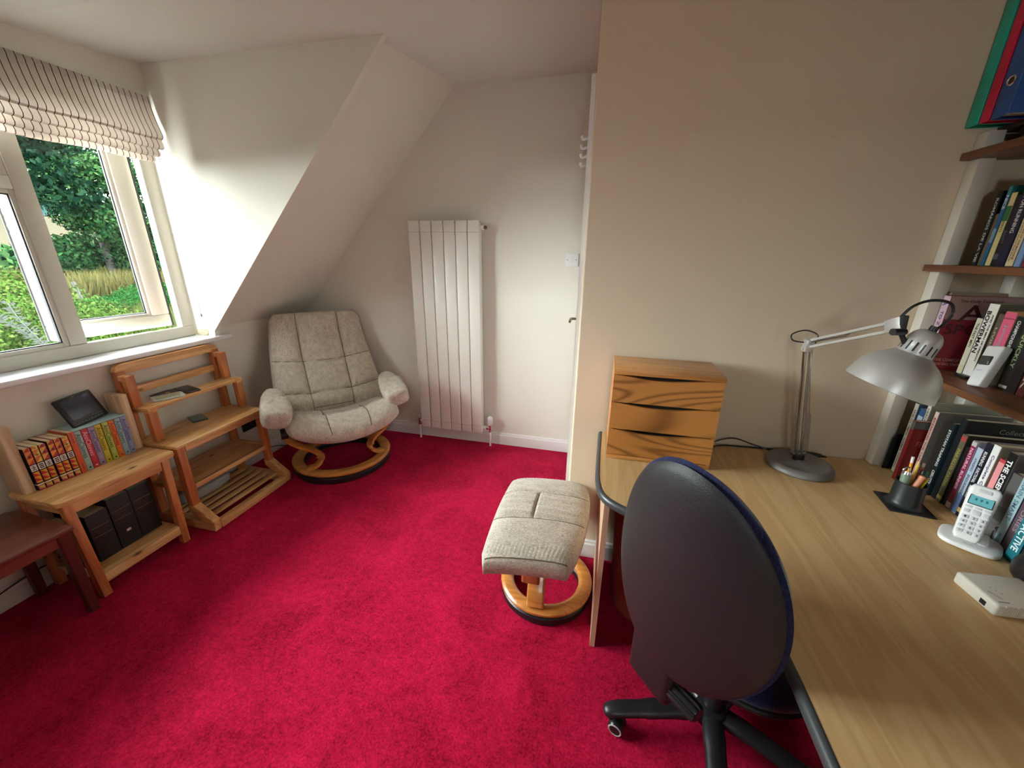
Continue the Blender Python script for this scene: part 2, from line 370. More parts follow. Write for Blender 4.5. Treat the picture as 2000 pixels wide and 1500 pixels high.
def text_mesh(body, bold=0.0):
    key = (body, bold)
    if key not in TXT:
        cu = bpy.data.curves.new('lettering', 'FONT'); cu.body = body; cu.size = 1.0; cu.offset = bold; cu.resolution_u = 2; cu.fill_mode = 'FRONT'
        to = bpy.data.objects.new('lettering', cu); C.objects.link(to)
        bpy.context.view_layer.update()
        me = bpy.data.meshes.new_from_object(to.evaluated_get(bpy.context.evaluated_depsgraph_get()))
        co = [v.co.copy() for v in me.vertices]; fc = [tuple(p.vertices) for p in me.polygons]
        bpy.data.objects.remove(to); bpy.data.curves.remove(cu); bpy.data.meshes.remove(me)
        x0 = min(c.x for c in co); x1 = max(c.x for c in co); y0 = min(c.y for c in co); y1 = max(c.y for c in co)
        TXT[key] = ([((c.x-(x0+x1)/2)/(x1-x0), (c.y-(y0+y1)/2)/(y1-y0)) for c in co], fc)
    return TXT[key]
def text(body, center, xd, yd, wd, ht, mat, parent, name='lettering', bold=0.0, local=False):
    pts, fc = text_mesh(body, bold); bm = new(); c = Vector(center); xd = Vector(xd).normalized(); yd = Vector(yd).normalized()
    vs_ = [bm.verts.new(c+xd*(p[0]*wd)+yd*(p[1]*ht)) for p in pts]
    for f in fc:
        try: bm.faces.new([vs_[i] for i in f])
        except ValueError: pass
    return obj(name, bm, mat, parent, smooth=False, local=local)

# ================================================================ THE ROOM
WX = -2.43; CH = 1.95; BY = 2.776; PY = 1.683; RX = 1.385; FY = -1.6
def slab_poly(pts, n, d): bm = new(); prism(bm, pts, n, d); return bm
bm = new(); box(bm, -2.75, 1.6, FY-0.1, BY+0.1, -0.06, 0.0)
struct('floor', bm, M['carpet'])
# ceiling: level, rising gently over the far end
bm = new(); prof = [(FY-0.1, 2.36), (1.40, 2.36), (1.95, 2.42), (BY+0.1, 2.517)]
prism(bm, [(-2.75, y, z) for y, z in prof]+[(-2.75, y, 2.65) for y, z in prof[::-1]], (1, 0, 0), 4.35)
struct('ceiling', bm, M['ceil'])
# sloping soffits either side of the dormer
def soffit(y0, y1, ztop):
    x1 = -1.045; pts = [(x1, y0, ztop), (WX-0.03, y0, 0.985), (WX-0.15, y0, 0.985), (x1-0.02, y0, ztop+0.14)]
    bm = new(); prism(bm, pts, (0, 1, 0), y1-y0); return bm
struct('ceiling', soffit(CH+0.002, BY+0.05, 2.51), M['wall'])
struct('ceiling', soffit(FY-0.05, 0.148, 2.40), M['wall'])
# left wall: low wall below the sill, head above the window, the two cheeks of the dormer
struct('wall_left', B(WX-0.12, WX, FY-0.05, BY+0.05, -0.02, 0.94), M['wall'])
bm = new(); box(bm, WX-0.12, WX, CH+0.002, BY+0.05, 0.94, 1.03); box(bm, WX-0.12, WX, FY-0.05, 0.148, 0.94, 1.03)
struct('wall_left', bm, M['wall'])
struct('wall_left', B(-2.70, -2.50, 0.15, CH, 2.2, 2.60), M['wall'])
def cheek(y0, y1):
    pts = [(-2.72, y0, 0.93), (WX+0.0, y0, 0.93), (WX+0.01, y0, 1.0), (-1.05, y0, 2.44), (-1.05, y0, 2.6), (-2.72, y0, 2.6)]
    bm = new(); prism(bm, pts, (0, 1, 0), y1-y0); return bm
struct('wall_cheek_far', cheek(CH, CH+0.03), M['wall'])
struct('wall_cheek_near', cheek(0.12, 0.15), M['wall'])
# far wall, partition with the desk, right wall, wall behind the viewer
struct('wall_back', B(-2.6, 0.2, BY, BY+0.1, -0.02, 2.7), M['wall'])
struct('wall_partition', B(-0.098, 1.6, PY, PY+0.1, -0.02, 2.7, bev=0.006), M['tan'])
struct('wall_right', B(RX, RX+0.1, FY-0.05, PY+0.05, -0.02, 2.7), M['wall'])
bm = new()
for a in ((-2.75, 0.02, -0.02, 2.7), (0.38, 1.6, -0.02, 2.7), (0.02, 0.38, -0.02, 1.55), (0.02, 0.38, 1.85, 2.7)): box(bm, a[0], a[1], FY-0.1, FY, a[2], a[3])
struct('wall_front', bm, M['wall'])
w2 = struct('added_fill_window', B(0.02, 0.38, FY-0.08, FY-0.02, 1.55, 1.58), M['upvc'])  # added window, unseen behind the camera, to let in fill light
for a in ((0.02, 0.38, 1.82, 1.85), (0.02, 0.05, 1.58, 1.82), (0.35, 0.38, 1.58, 1.82)): obj('frame_bar', B(a[0], a[1], FY-0.08, FY-0.02, a[2], a[3]), M['upvc'], w2)
obj('pane', B(0.05, 0.35, FY-0.052, FY-0.048, 1.58, 1.82), M['glass'], w2)
# wall with the door, seen almost edge on
dv = Vector((-0.165+0.1, BY-PY, 0)); dn = Vector((dv.y, -dv.x, 0)).normalized()
bm = new(); q0 = Vector((-0.1, PY+0.02, -0.02)); q1 = Vector((-0.163, BY+0.02, -0.02))
prism(bm, [q0+dn*0.012, q1+dn*0.012, q1+dn*0.1, q0+dn*0.1], (0, 0, 1), 2.7)
struct('wall_door', bm, M['wall'])
def onwall(t, d, z):      # t metres along the wall from the partition corner, d proud of it towards the room
    p = q0.lerp(q1, t/(q1-q0).length); return Vector((p.x, p.y, 0)) - dn*d + Vector((0, 0, z))
def wallbox(t0, t1, d0, d1, z0, z1, bev=0.003):
    bm = new(); prism(bm, [onwall(t0, d0, z0), onwall(t1, d0, z0), onwall(t1, d1, z0), onwall(t0, d1, z0)], (0, 0, 1), z1-z0, bev); return bm
door = struct('door_1', wallbox(0.12, 0.95, -0.012, 0.006, 0.006, 2.04), M['gloss'])
fr = struct('door_frame', wallbox(0.0, 0.07, -0.012, 0.016, 0.0, 2.115), M['gloss'], door)
struct('door_frame', wallbox(0.985, 1.05, -0.012, 0.014, 0.0, 2.115), M['gloss'], door)
struct('door_frame', wallbox(0.07, 0.985, -0.012, 0.010, 2.05, 2.115), M['gloss'], door)
hp = struct('handle_plate', wallbox(0.885, 0.925, 0.006, 0.012, 0.94, 1.17, 0.001), M['brass'], door)
bm = new(); a = onwall(0.905, 0.01, 1.085)
tube(bm, smooth_path([a, a-dn*0.045, a-dn*0.05+Vector((0, -0.02, 0)), a-dn*0.048+Vector((0, -0.10, -0.004))], 5), 0.0085, 10)
obj('door_handle', bm, M['brass'], door)
# white ribbed hook rack hanging at the head of the frame
hk = thing('hook_rack', 'white ribbed hook rack high on the door frame at the edge of the beige partition', 'hook rack', onwall(0.30, 0.02, 1.90))
obj('plate', wallbox(0.24, 0.36, 0.006, 0.014, 1.86, 2.01), M['white'], hk)
for z in (1.985, 1.95, 1.915, 1.88):
    bm = new(); a = onwall(0.3, 0.012, z)
    tube(bm, smooth_path([a, a-dn*0.028+Vector((0, 0, -0.006)), a-dn*0.034+Vector((0, 0, 0.008))], 4), 0.006, 8)
    obj('hook', bm, M['white'], hk)
# skirting boards (a moulded top edge)
def skirt(name, x0, y0, x1, y1, nx, ny, h=0.10):
    prof = [(0, 0), (0.015, 0), (0.015, h-0.022), (0.011, h-0.014), (0.010, h-0.004), (0.006, h), (0, h)]
    bm = new(); prism(bm, [(x0+nx*d, y0+ny*d, z) for d, z in prof], (x1-x0, y1-y0, 0), math.hypot(x1-x0, y1-y0))
    return struct(name, bm, M['gloss'])
skirt('baseboard_back', -2.43, BY, -0.155, BY, 0, -1)
skirt('baseboard_left', WX, FY, WX, BY, 1, 0)
skirt('baseboard_partition', -0.098, PY, 1.385, PY, 0, -1)
skirt('baseboard_right', RX, PY, RX, FY, -1, 0)

# ---------------------------------------------------------------- window_1
sill = new(); box(sill, -2.60, -2.395, 0.10, 2.045, 0.938, 0.966, bev=0.008, seg=3)
struct('trim_1', sill, M['sill'], smooth=True)
XI, XO = -2.57, -2.602
win = B(XO, XI, 0.155, 1.945, 0.966, 1.032, bev=0.005)
win = struct('window_1', win, M['upvc'])
win['label'] = 'cream double glazed dormer window with one light ajar'
def bar(y0, y1, z0, z1, name='frame_bar', x0=XO, x1=XI, par=win, m='upvc', bev=0.005): return obj(name, B(x0, x1, y0, y1, z0, z1, bev=bev), M[m], par)
bar(1.873, 1.945, 1.032, 2.20); bar(0.155, 0.225, 1.032, 2.20); bar(0.225, 1.873, 2.14, 2.20)
bar(1.325, 1.395, 1.032, 2.14, 'mullion'); bar(0.76, 0.83, 1.032, 2.14, 'mullion')
bar(0.83, 1.325, 1.735, 1.79, 'transom'); bar(0.225, 0.76, 1.735, 1.79, 'transom')
def light(y0, y1, z0, z1, par=win, x=-2.588, b=0.018, g='pane'):
    """glazing beads, a dark gasket and the pane of one light"""
    for nm, bb, d, m in (('glazing_bead', b, 0.012, 'upvc'), ('gasket', b+0.005, 0.004, 'seal')):
        bm = new()
        for a in ((y0, y0+bb, z0, z1), (y1-bb, y1, z0, z1), (y0+bb, y1-bb, z0, z0+bb), (y0+bb, y1-bb, z1-bb, z1)):
            box(bm, x-0.010, x+d, a[0], a[1], a[2], a[3], bev=0.002 if nm == 'glazing_bead' else 0)
        obj(nm, bm, M[m], par)
    obj(g, B(x-0.010, x-0.004, y0+0.004, y1-0.004, z0+0.004, z1-0.004), M['glass'], par)
light(0.83, 1.325, 1.032, 1.735); light(0.83, 1.325, 1.79, 2.14); light(0.225, 0.76, 1.032, 1.735); light(0.225, 0.76, 1.79, 2.14)
# opened right light: hinged on the right, pushed out a little
shw, y1s, xs = 0.520, 1.860, -2.630
sash = thing('opening_sash', None, None, (xs, y1s, 1.04), math.radians(-8.0)); sash.parent = win
def sb(x0, x1, y0, y1, z0, z1, name='sash_bar', m='upvc', bev=0.006): return obj(name, B(x0, x1, y0, y1, z0, z1, bev=bev), M[m], sash, local=True)
sh = 1.10
sb(-0.062, 0, -shw, 0, 0, 0.072); sb(-0.062, 0, -shw, 0, sh-0.07, sh); sb(-0.062, 0, -0.088, 0, 0.072, sh-0.07); sb(-0.062, 0, -shw, -shw+0.075, 0.072, sh-0.07)
def lsash(bb, d, nm, m, y0=-shw+0.075, y1=-0.088, z0=0.072, z1=sh-0.07):
    bm = new()
    for a in ((y0, y0+bb, z0, z1), (y1-bb, y1, z0, z1), (y0+bb, y1-bb, z0, z0+bb), (y0+bb, y1-bb, z1-bb, z1)): box(bm, -0.035, -0.035+d, a[0], a[1], a[2], a[3], bev=0.002 if m == 'upvc' else 0)
    obj(nm, bm, M[m], sash, local=True)
lsash(0.016, 0.026, 'glazing_bead', 'upvc'); lsash(0.021, 0.012, 'gasket', 'seal')
obj('pane', B(-0.035, -0.029, -shw+0.08, -0.093, 0.077, sh-0.075), M['glass'], sash, local=True)
bm = new()
for a in ((-shw-0.006, -shw+0.05, -0.004, sh), (-0.05, 0.012, -0.004, sh), (-shw, 0, -0.004, 0.04), (-shw, 0, sh-0.04, sh)): box(bm, -0.068, -0.062, a[0], a[1], a[2], a[3])
box(bm, -0.055, -0.001, 0.0, 0.009, 0.0, sh)
obj('outer_seal', bm, M['seal'], sash, local=True)
for z in (0.52, 0.585): sb(-0.036, -0.012, -shw-0.008, -shw, z, z+0.035, 'latch', 'chrome', 0.002)
obj('stay_arm', B(-2.615, -2.603, 1.42, 1.72, 1.026, 1.031), M['steel'], win)
# ---------------------------------------------------------------- roman blind
bl = thing('roman_blind', 'striped beige and brown roman blind drawn up over the dormer window', 'blind', (-2.50, 1.05, 2.26))
def sheet(prof, y0, y1, th=0.004, ny=24, sag=0.0):
    bm = new(); rows = []
    for k, (x, z) in enumerate(prof):
        rows.append([bm.verts.new((x, y0+(y1-y0)*j/ny, z - sag*0.006*math.sin(9*j/ny*PI))) for j in range(ny+1)])
    for i in range(len(rows)-1):
        for j in range(ny): bm.faces.new((rows[i][j], rows[i][j+1], rows[i+1][j+1], rows[i+1][j]))
    r = bmesh.ops.solidify(bm, geom=bm.faces[:], thickness=th); return bm
y0b, y1b = 0.16, 1.935
obj('heading', sheet([(-2.492, 2.268), (-2.478, 2.266), (-2.473, 2.245), (-2.474, 2.235)], y0b, y1b), M['stripes'], bl)
obj('panel', sheet([(-2.474, 2.237), (-2.467, 2.19), (-2.455, 2.14), (-2.442, 2.10), (-2.436, 2.082), (-2.440, 2.068), (-2.452, 2.06)], y0b, y1b, sag=0.5), M['stripes'], bl)
obj('fold', sheet([(-2.458, 2.075), (-2.447, 2.05), (-2.441, 2.030), (-2.445, 2.018), (-2.458, 2.012)], y0b, y1b-0.004, sag=0.6), M['stripes'], bl)
obj('fold', sheet([(-2.472, 2.03), (-2.462, 2.012), (-2.456, 1.992), (-2.460, 1.980), (-2.474, 1.975)], y0b, y1b-0.02, sag=0.6), M['stripes'], bl)
obj('fold', sheet([(-2.486, 1.995), (-2.476, 1.98), (-2.470, 1.962), (-2.474, 1.950), (-2.486, 1.948)], y0b, y1b-0.045, sag=0.6), M['stripes'], bl)
bm = new(); tube(bm, smooth_path([(-2.49, 1.925, 2.2), (-2.49, 1.925, 1.7), (-2.492, 1.928, 1.45), (-2.475, 1.93, 1.30), (-2.47, 1.928, 1.11)], 6), 0.0014, 6)
sphere(bm, (-2.47, 1.928, 1.10), 0.006, rz=0.011, seg=10); obj('pull_cord', bm, col(120, 112, 100), bl)
# flaking plaster at the foot of the cheek is a patch of bare plaster
bm = new(); random.seed(3)
for i in range(26): sphere(bm, (-2.56+0.085*random.random(), 1.948-0.004*random.random(), 0.975+0.03*random.random()**1.5), 0.011, 0.003, 0.007, seg=7)
tag(obj('plaster_crust', bm, plain('bare_plaster', rgb(214, 196, 160), 0.9, bump=0.8, bscale=300, var=0.25)), 'patch of flaking bare plaster at the sill end beside the window frame', 'plaster', kind='stuff')

# ---------------------------------------------------------------- radiator
ra = thing('radiator', 'tall cream panel radiator on the far wall behind the armchair', 'radiator', (-1.13, 2.70, 0.12))
rx0, rx1, rz0, rz1, ry = -1.398, -0.868, 0.12, 1.703, 2.682
pw = (rx1-rx0)/6
for i in range(6):
    bm = new(); box(bm, rx0+i*pw+0.002, rx0+(i+1)*pw-0.003, ry, ry+0.03, rz0, rz1, bev=0.006, seg=3)
    pn = obj('panel', bm, M['rad'], ra)
bm = new(); box(bm, rx0+0.01, rx1-0.004, ry+0.022, ry+0.062, rz0+0.015, rz1-0.01, bev=0.004); obj('back_panel', bm, M['rad'], ra)
for z in (rz1-0.078, rz0+0.06):
    bm = new(); box(bm, rx0+0.002, rx1-0.004, ry-0.001, ry+0.004, z, z+0.0025); obj('seam', bm, plain('seam_shadow', (0.5, 0.48, 0.42, 1), 0.5), ra)
for z in (rz0+0.035, rz1-0.045):
    bm = new(); cyl(bm, (rx0-0.012, ry+0.035, z), (rx1+0.022, ry+0.035, z), 0.017); obj('header_tube', bm, M['rad'], ra)
for x in (-1.2, -1.0): obj('bracket', B(x-0.02, x+0.02, ry+0.06, BY, 1.5, 1.55), M['rad'], ra)
bm = new(); cyl(bm, (rx1+0.02, ry+0.035, rz1-0.045), (rx1+0.042, ry+0.035, rz1-0.045), 0.010); cyl(bm, (rx1+0.030, ry+0.035, rz1-0.045), (rx1+0.034, ry+0.035, rz1-0.045), 0.013); obj('air_vent', bm, M['brass'], ra)
def valve(x, z, head):
    yv = ry+0.035
    bm = new(); cyl(bm, (x, yv, z-0.028), (x, yv, z+0.028), 0.0105); s = -1 if x > -1 else 1
    cyl(bm, (x, yv, z), (x+s*0.045, yv, z), 0.011); lathe(bm, [(0, -0.006), (0.016, -0.006), (0.016, 0.006), (0, 0.006)], (x+s*0.022, yv, z), 6, (1, 0, 0))
    lathe(bm, [(0, -0.030), (0.014, -0.030), (0.014, -0.018), (0, -0.018)], (x, yv, z), 6); obj('valve', bm, M['chrome'], ra)
    bm = new(); cyl(bm, (x, yv, 0.0), (x, yv, z-0.025), 0.0085); obj('pipe', bm, M['gloss'], ra)
    bm = new()
    if head:
        lathe(bm, [(0, 0.028), (0.013, 0.028), (0.019, 0.036), (0.021, 0.05), (0.021, 0.085), (0.018, 0.098), (0.012, 0.103), (0, 0.103)], (x, yv, z), 24)
        h = obj('thermostat_head', bm, M['white'], ra)
        bm = new()
        for k in range(12):
            a = 2*PI*k/12; box(bm, x+0.0208*math.cos(a)-0.0012, x+0.0208*math.cos(a)+0.0012, yv+0.0208*math.sin(a)-0.0012, yv+0.0208*math.sin(a)+0.0012, z+0.052, z+0.084)
        obj('grip_rib', bm, plain('rib_grey', (0.5, 0.5, 0.48, 1), 0.5), h)
    else:
        lathe(bm, [(0, 0.028), (0.009, 0.028), (0.011, 0.034), (0.011, 0.056), (0.008, 0.062), (0, 0.062)], (x, yv, z), 18); obj('valve_cap', bm, M['white'], ra)
valve(-1.425, 0.155, False); valve(-0.812, 0.155, True)

# ---------------------------------------------------------------- light switch
sw = thing('light_switch', 'white light switch on the far wall beside the door frame', 'switch', (-0.243, BY, 1.455))
obj('plate', B(-0.286, -0.200, BY-0.009, BY, 1.412, 1.498, bev=0.003), M['white'], sw)
obj('rocker', B(-0.250, -0.232, BY-0.013, BY-0.008, 1.440, 1.470, bev=0.002), M['white'], sw)
for x in (-0.273, -0.214):
    bm = new(); cyl(bm, (x, BY-0.0105, 1.455), (x, BY-0.008, 1.455), 0.0042, 12); obj('screw', bm, M['steel'], sw)

# ================================================================ LEFT WALL FURNITURE
# pine side table with the books
def rounded_top(x0, x1, y0, y1, z0, z1, r, bev=0.004):
    pts = []
    for cx, cy, a0 in ((x1-r, y1-r, 0), (x0+r, y1-r, 90), (x0+r, y0+r, 180), (x1-r, y0+r, 270)):
        for k in range(6):
            a = math.radians(a0+18*k); pts.append((cx+r*math.cos(a), cy+r*math.sin(a), z0))
    bm = new(); prism(bm, pts, (0, 0, 1), z1-z0, bev); return bm
st = thing('side_table', 'low pine table with a row of paperbacks on top and black volumes below', 'table', (-2.26, 1.11, 0))
obj('table_top', rounded_top(-2.415, -2.102, 0.868, 1.338, 0.478, 0.501, 0.028), M['pineY'], st)
for x0, x1, y0, y1 in ((-2.118, -2.082, 0.882, 0.916), (-2.118, -2.082, 1.238, 1.272), (-2.40, -2.365, 0.882, 0.916), (-2.40, -2.365, 1.238, 1.272)):
    bm = new(); box(bm, x0, x1, y0, y1, 0, 0.478, bev=0.004)
    for v in bm.verts:                    # slight splay towards the far end
        if y0 > 1.2: v.co.y += 0.03*v.co.z/0.478
        if x0 > -2.2: v.co.x -= 0.030*v.co.z/0.478
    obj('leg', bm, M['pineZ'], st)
obj('apron', B(-2.138, -2.120, 0.914, 1.270, 0.425, 0.478, bev=0.002), M['pineY'], st)
obj('apron', B(-2.39, -2.372, 0.916, 1.262, 0.425, 0.478, bev=0.002), M['pineY'], st)
obj('apron', B(-2.365, -2.118, 0.886, 0.902, 0.435, 0.478, bev=0.002), M['pineX'], st)
obj('apron', B(-2.365, -2.118, 1.268, 1.284, 0.435, 0.478, bev=0.002), M['pineX'], st)
obj('lower_shelf', B(-2.385, -2.100, 0.896, 1.255, 0.085, 0.105, bev=0.003), M['pineY'], st)
obj('shelf_rail', B(-2.106, -2.090, 0.914, 1.243, 0.058, 0.1045, bev=0.002), M['pineY'], st)
# book ends: solid offcuts of timber
be = thing('bookend', 'raw pine block holding the left end of the paperback row', 'bookend', (-2.36, 0.902, 0.501), group='raw pine book ends')
obj('block', B(-2.42, -2.315, 0.886, 0.919, 0.501, 0.80, bev=0.003), M['pineR'], be)
be = thing('bookend', 'raw pine block holding the right end of the paperback row beside the plant stand', 'bookend', (-2.36, 1.316, 0.501), group='raw pine book ends')
obj('block', B(-2.42, -2.315, 1.298, 1.334, 0.501, 0.80, bev=0.003), M['pineR'], be)

def book(label, x0, y0, y1, z0, h, depth, cover, group=None, facing=-1, spine=None, cat='book', cover_m=None, lean=0.0):
    """standing book: cover boards and rounded spine as one part, page block as another.  facing -1: spine looks to -x, +1: to +x.  x0 is the spine"""
    s = -facing; yc = (y0+y1)/2; t = y1-y0
    r = thing('book', label, cat, (x0, yc, z0), group=group, rot=Matrix.Rotation(lean, 3, 'X'))
    bm = new(); th = min(0.0022, t*0.2)
    def bx(a, b, c, d, e, f, bev=0): box(bm, min(a*s, b*s), max(a*s, b*s), c, d, e, f, bev=bev)
    bx(0, 0.0028, -t/2+0.0003, t/2-0.0003, 0, h, 0.0012); bx(0.0012, depth, -t/2+0.0003, -t/2+th, 0, h); bx(0.0012, depth, t/2-th, t/2-0.0003, 0, h)
    obj('cover', bm, cover, r, local=True)
    bm = new(); bx(0.002, depth-0.003, -t/2+th, t/2-th, 0.003, h-0.0008)
    obj('page_block', bm, M['paper'], r, local=True)
    return r
def spine_text(r, body, zc, L, wd, mat, facing=-1, bold=0.02, yo=0.0, up=False):
    xd = (0, 0, 1 if up else -1); yd = (0, (1 if up else -1)*(1 if facing < 0 else -1), 0)
    if up: yd = (0, 1 if facing < 0 else -1, 0)
    return text(body, (0.0006*facing, yo, zc), xd, yd, L, wd, mat, r, 'title', bold, local=True)
WHT, BLK = col(238, 236, 230), col(18, 18, 20)
YEL, ORA = (rgb(226, 140, 36), rgb(206, 60, 30)), (rgb(232, 170, 60), rgb(196, 40, 34))
hm = [harlequin(YEL), harlequin((rgb(232, 156, 44), rgb(190, 38, 30))), harlequin(ORA), harlequin((rgb(222, 120, 40), rgb(240, 190, 80)))]
X0 = -2.302; ys = [0.921, 0.9445, 0.968, 0.9925, 1.0175, 1.042, 1.0665]
which = ['first of the run of patterned paperbacks, against the left pine block', 'orange and black patterned paperback, second from the left pine block', 'orange and black patterned paperback, third from the left pine block',
         'patterned paperback just right of the dark gap in the run', 'patterned paperback, second from the plain orange book', 'patterned paperback touching the plain orange book']
for i in range(6):
    d = 0.004 if i == 3 else 0
    b = book(which[i], X0+0.001*(i % 2), ys[i]+d, ys[i+1]-0.0006, 0.501, 0.198-0.003*(i % 3 == 2), 0.115, hm[(i*3) % 4], 'patterned paperbacks on the pine table', facing=1)
    spine_text(b, 'III' if i % 2 else 'HHI', 0.105, 0.020, 0.014, BLK, 1, 0.03)
    bm = new(); box(bm, 0.0002, 0.0008, -0.007, 0.007, 0.006, 0.020)
    for k in range(3): pass
    text('XXX', (0.0009, 0, 0.013), (0, 1, 0), (0, 0, 1), 0.017, 0.011, col(236, 226, 205), b, 'ornament', local=True)
    text('+', (0.0009, 0, 0.158), (0, 1, 0), (0, 0, 1), 0.012, 0.014, BLK, b, 'ornament', local=True)
    text('o', (0.0009, 0, 0.188), (0, 1, 0), (0, 0, 1), 0.008, 0.008, BLK, b, 'ornament', local=True)
b = book('slim orange paperback between the patterned books and the pastel run', X0+0.002, 1.067, 1.0885, 0.501, 0.205, 0.125, col(222, 92, 52), facing=1)
spine_text(b, 'IIIIII', 0.175, 0.045, 0.007, col(120, 40, 30), 1); spine_text(b, 'IIII', 0.03, 0.03, 0.006, col(150, 40, 30), 1)
cl = [((158, 184, 180), (20, 60, 60), 'pale grey-blue'), ((206, 44, 66), (240, 200, 206), 'crimson'), ((160, 142, 178), (70, 40, 90), 'mauve'), ((206, 186, 42), (60, 56, 10), 'mustard yellow'),
      ((184, 196, 84), (40, 60, 16), 'lime green'), ((224, 112, 34), (120, 30, 20), 'bright orange'), ((146, 176, 190), (40, 60, 80), 'light blue'), ((140, 146, 190), (60, 54, 110), 'periwinkle blue')]
y = 1.089
for i, (c, t, nm) in enumerate(cl):
    wdt = 0.0252 if i != 4 else 0.0245
    if i == 4: y += 0.0035
    b = book('%s spined paperback in the pastel run on the pine table' % nm, X0, y, y+wdt-0.001, 0.501, 0.198, 0.125, col(*c), 'pastel paperbacks with one author', facing=1)
    spine_text(b, 'AnnCleeves', 0.125, 0.122, 0.0185, col(*t), 1, 0.0)
    spine_text(b, 'III IIIII', 0.048, 0.030, 0.009, col(*[min(255, int(v*0.75+60)) for v in c]), 1)
    bm = new(); box(bm, 0.0002, 0.0008, -0.004, 0.004, 0.010, 0.016); obj('publisher_mark', bm, col(*t), b, local=True)
    y += wdt
# pale blue folder and the little screen on top of the books
fo = thing('folder', 'pale blue card folder lying on top of the pastel paperbacks', 'folder', (-2.37, 1.2, 0.70))
bm = new(); box(bm, -2.418, -2.306, 1.09, 1.296, 0.7005, 0.7045, bev=0.001); obj('card', bm, plain('pale_blue_card', rgb(176, 208, 214), 0.5), fo)
rt = Matrix.Rotation(math.radians(8), 3, 'Z') @ Matrix.Rotation(math.radians(-22), 3, 'Y') @ Matrix.Rotation(math.radians(4), 3, 'X')
tb = thing('tablet_screen', 'small black framed screen with a row of buttons propped on the pastel paperbacks', 'screen', (-2.345, 1.190, 0.712), rot=rt)
obj('housing', B(-0.016, 0, -0.078, 0.078, 0, 0.140, bev=0.006, seg=3), M['black'], tb, local=True)
obj('screen', B(-0.001, 0.0012, -0.062, 0.062, 0.030, 0.126, bev=0.001), plain('screen_glass', (0.05, 0.06, 0.08, 1), 0.2), tb, local=True)
for k in range(8): obj('button', B(-0.001, 0.0018, -0.055+k*0.0142, -0.046+k*0.0142, 0.010, 0.017, bev=0.0008), plain('button_grey', (0.10, 0.10, 0.11, 1), 0.4), tb, local=True)
obj('trim_line', B(-0.001, 0.0014, -0.06, 0.06, 0.024, 0.0255), plain('trim_grey', (0.25, 0.25, 0.27, 1), 0.4), tb, local=True)
text('SMART', (0.0012, 0, 0.1325), (0, 1, 0), (0, 0, 1), 0.016, 0.004, plain('logo_grey', (0.4, 0.4, 0.42, 1), 0.4), tb, 'logo', local=True)
obj('prop', B(-0.062, -0.054, -0.03, 0.03, 0.002, 0.07, rot=Matrix.Rotation(math.radians(38), 3, 'Y'), piv=(-0.05, 0, 0.05)), M['black'], tb, local=True)
# black volumes with gold rules under the table
gold = plain('dull_gold', rgb(150, 128, 96), 0.4); dk = plain('black_cloth', (0.012, 0.014, 0.013, 1), 0.55, bump=0.2, bscale=500); redt = plain('dark_red_ink', rgb(104, 44, 44), 0.5)
vols = [(0.962, 1.046, 0.245, 'black gold-ruled volume nearest the left leg on the low shelf, shorter than its neighbour', 0.0),
        (1.050, 1.138, 0.275, 'tall black volume with a small white sticker on the low shelf of the pine table', 0.0),
        (1.141, 1.232, 0.272, 'black volume at the right end of the low shelf of the pine table', -0.004)]
for i, (a, bq, h, lb, dx) in enumerate(vols):
    b = book(lb, -2.185+dx, a, bq, 0.1055, h, 0.20, dk, 'black volumes on the low shelf', facing=1)
    for z in (h-0.072, h-0.118):
        obj('gold_rule', B(0.0002, 0.001, -(bq-a)/2+0.008, (bq-a)/2-0.008, z, z+0.0018), gold, b, local=True)
    text('COLLECTED', (0.0006, 0, h-0.088), (0, 1, 0), (0, 0, 1), 0.055, 0.008, redt, b, 'title', local=True); text('WORKS', (0.0006, 0, h-0.105), (0, 1, 0), (0, 0, 1), 0.035, 0.007, redt, b, 'title', local=True)
    if i == 1: obj('sticker', B(0.0002, 0.001, -0.008, 0.010, 0.075, 0.088), col(210, 196, 180), b, local=True)
    if i == 0: text('III', (0.0006, 0.004, 0.055), (0, 1, 0), (0, 0, 1), 0.014, 0.009, redt, b, 'volume_number', local=True)
b = book('black volume with ring bands at the left behind the leg of the pine table', -2.20, 0.918, 0.955, 0.1055, 0.225, 0.155, dk, 'black volumes on the low shelf', facing=1)
for z in (0.19, 0.165, 0.15, 0.135): obj('band', B(0.0002, 0.0012, -0.013, 0.013, z, z+0.003), gold, b, local=True)
bm = new(); box(bm, -2.385, -2.20, 1.05, 1.225, 0.392, 0.412, rot=Matrix.Rotation(0.03, 3, 'Y')); tag(obj('picture_frame', bm, M['black']), 'flat black frame lying across the tops of the black volumes', 'frame')

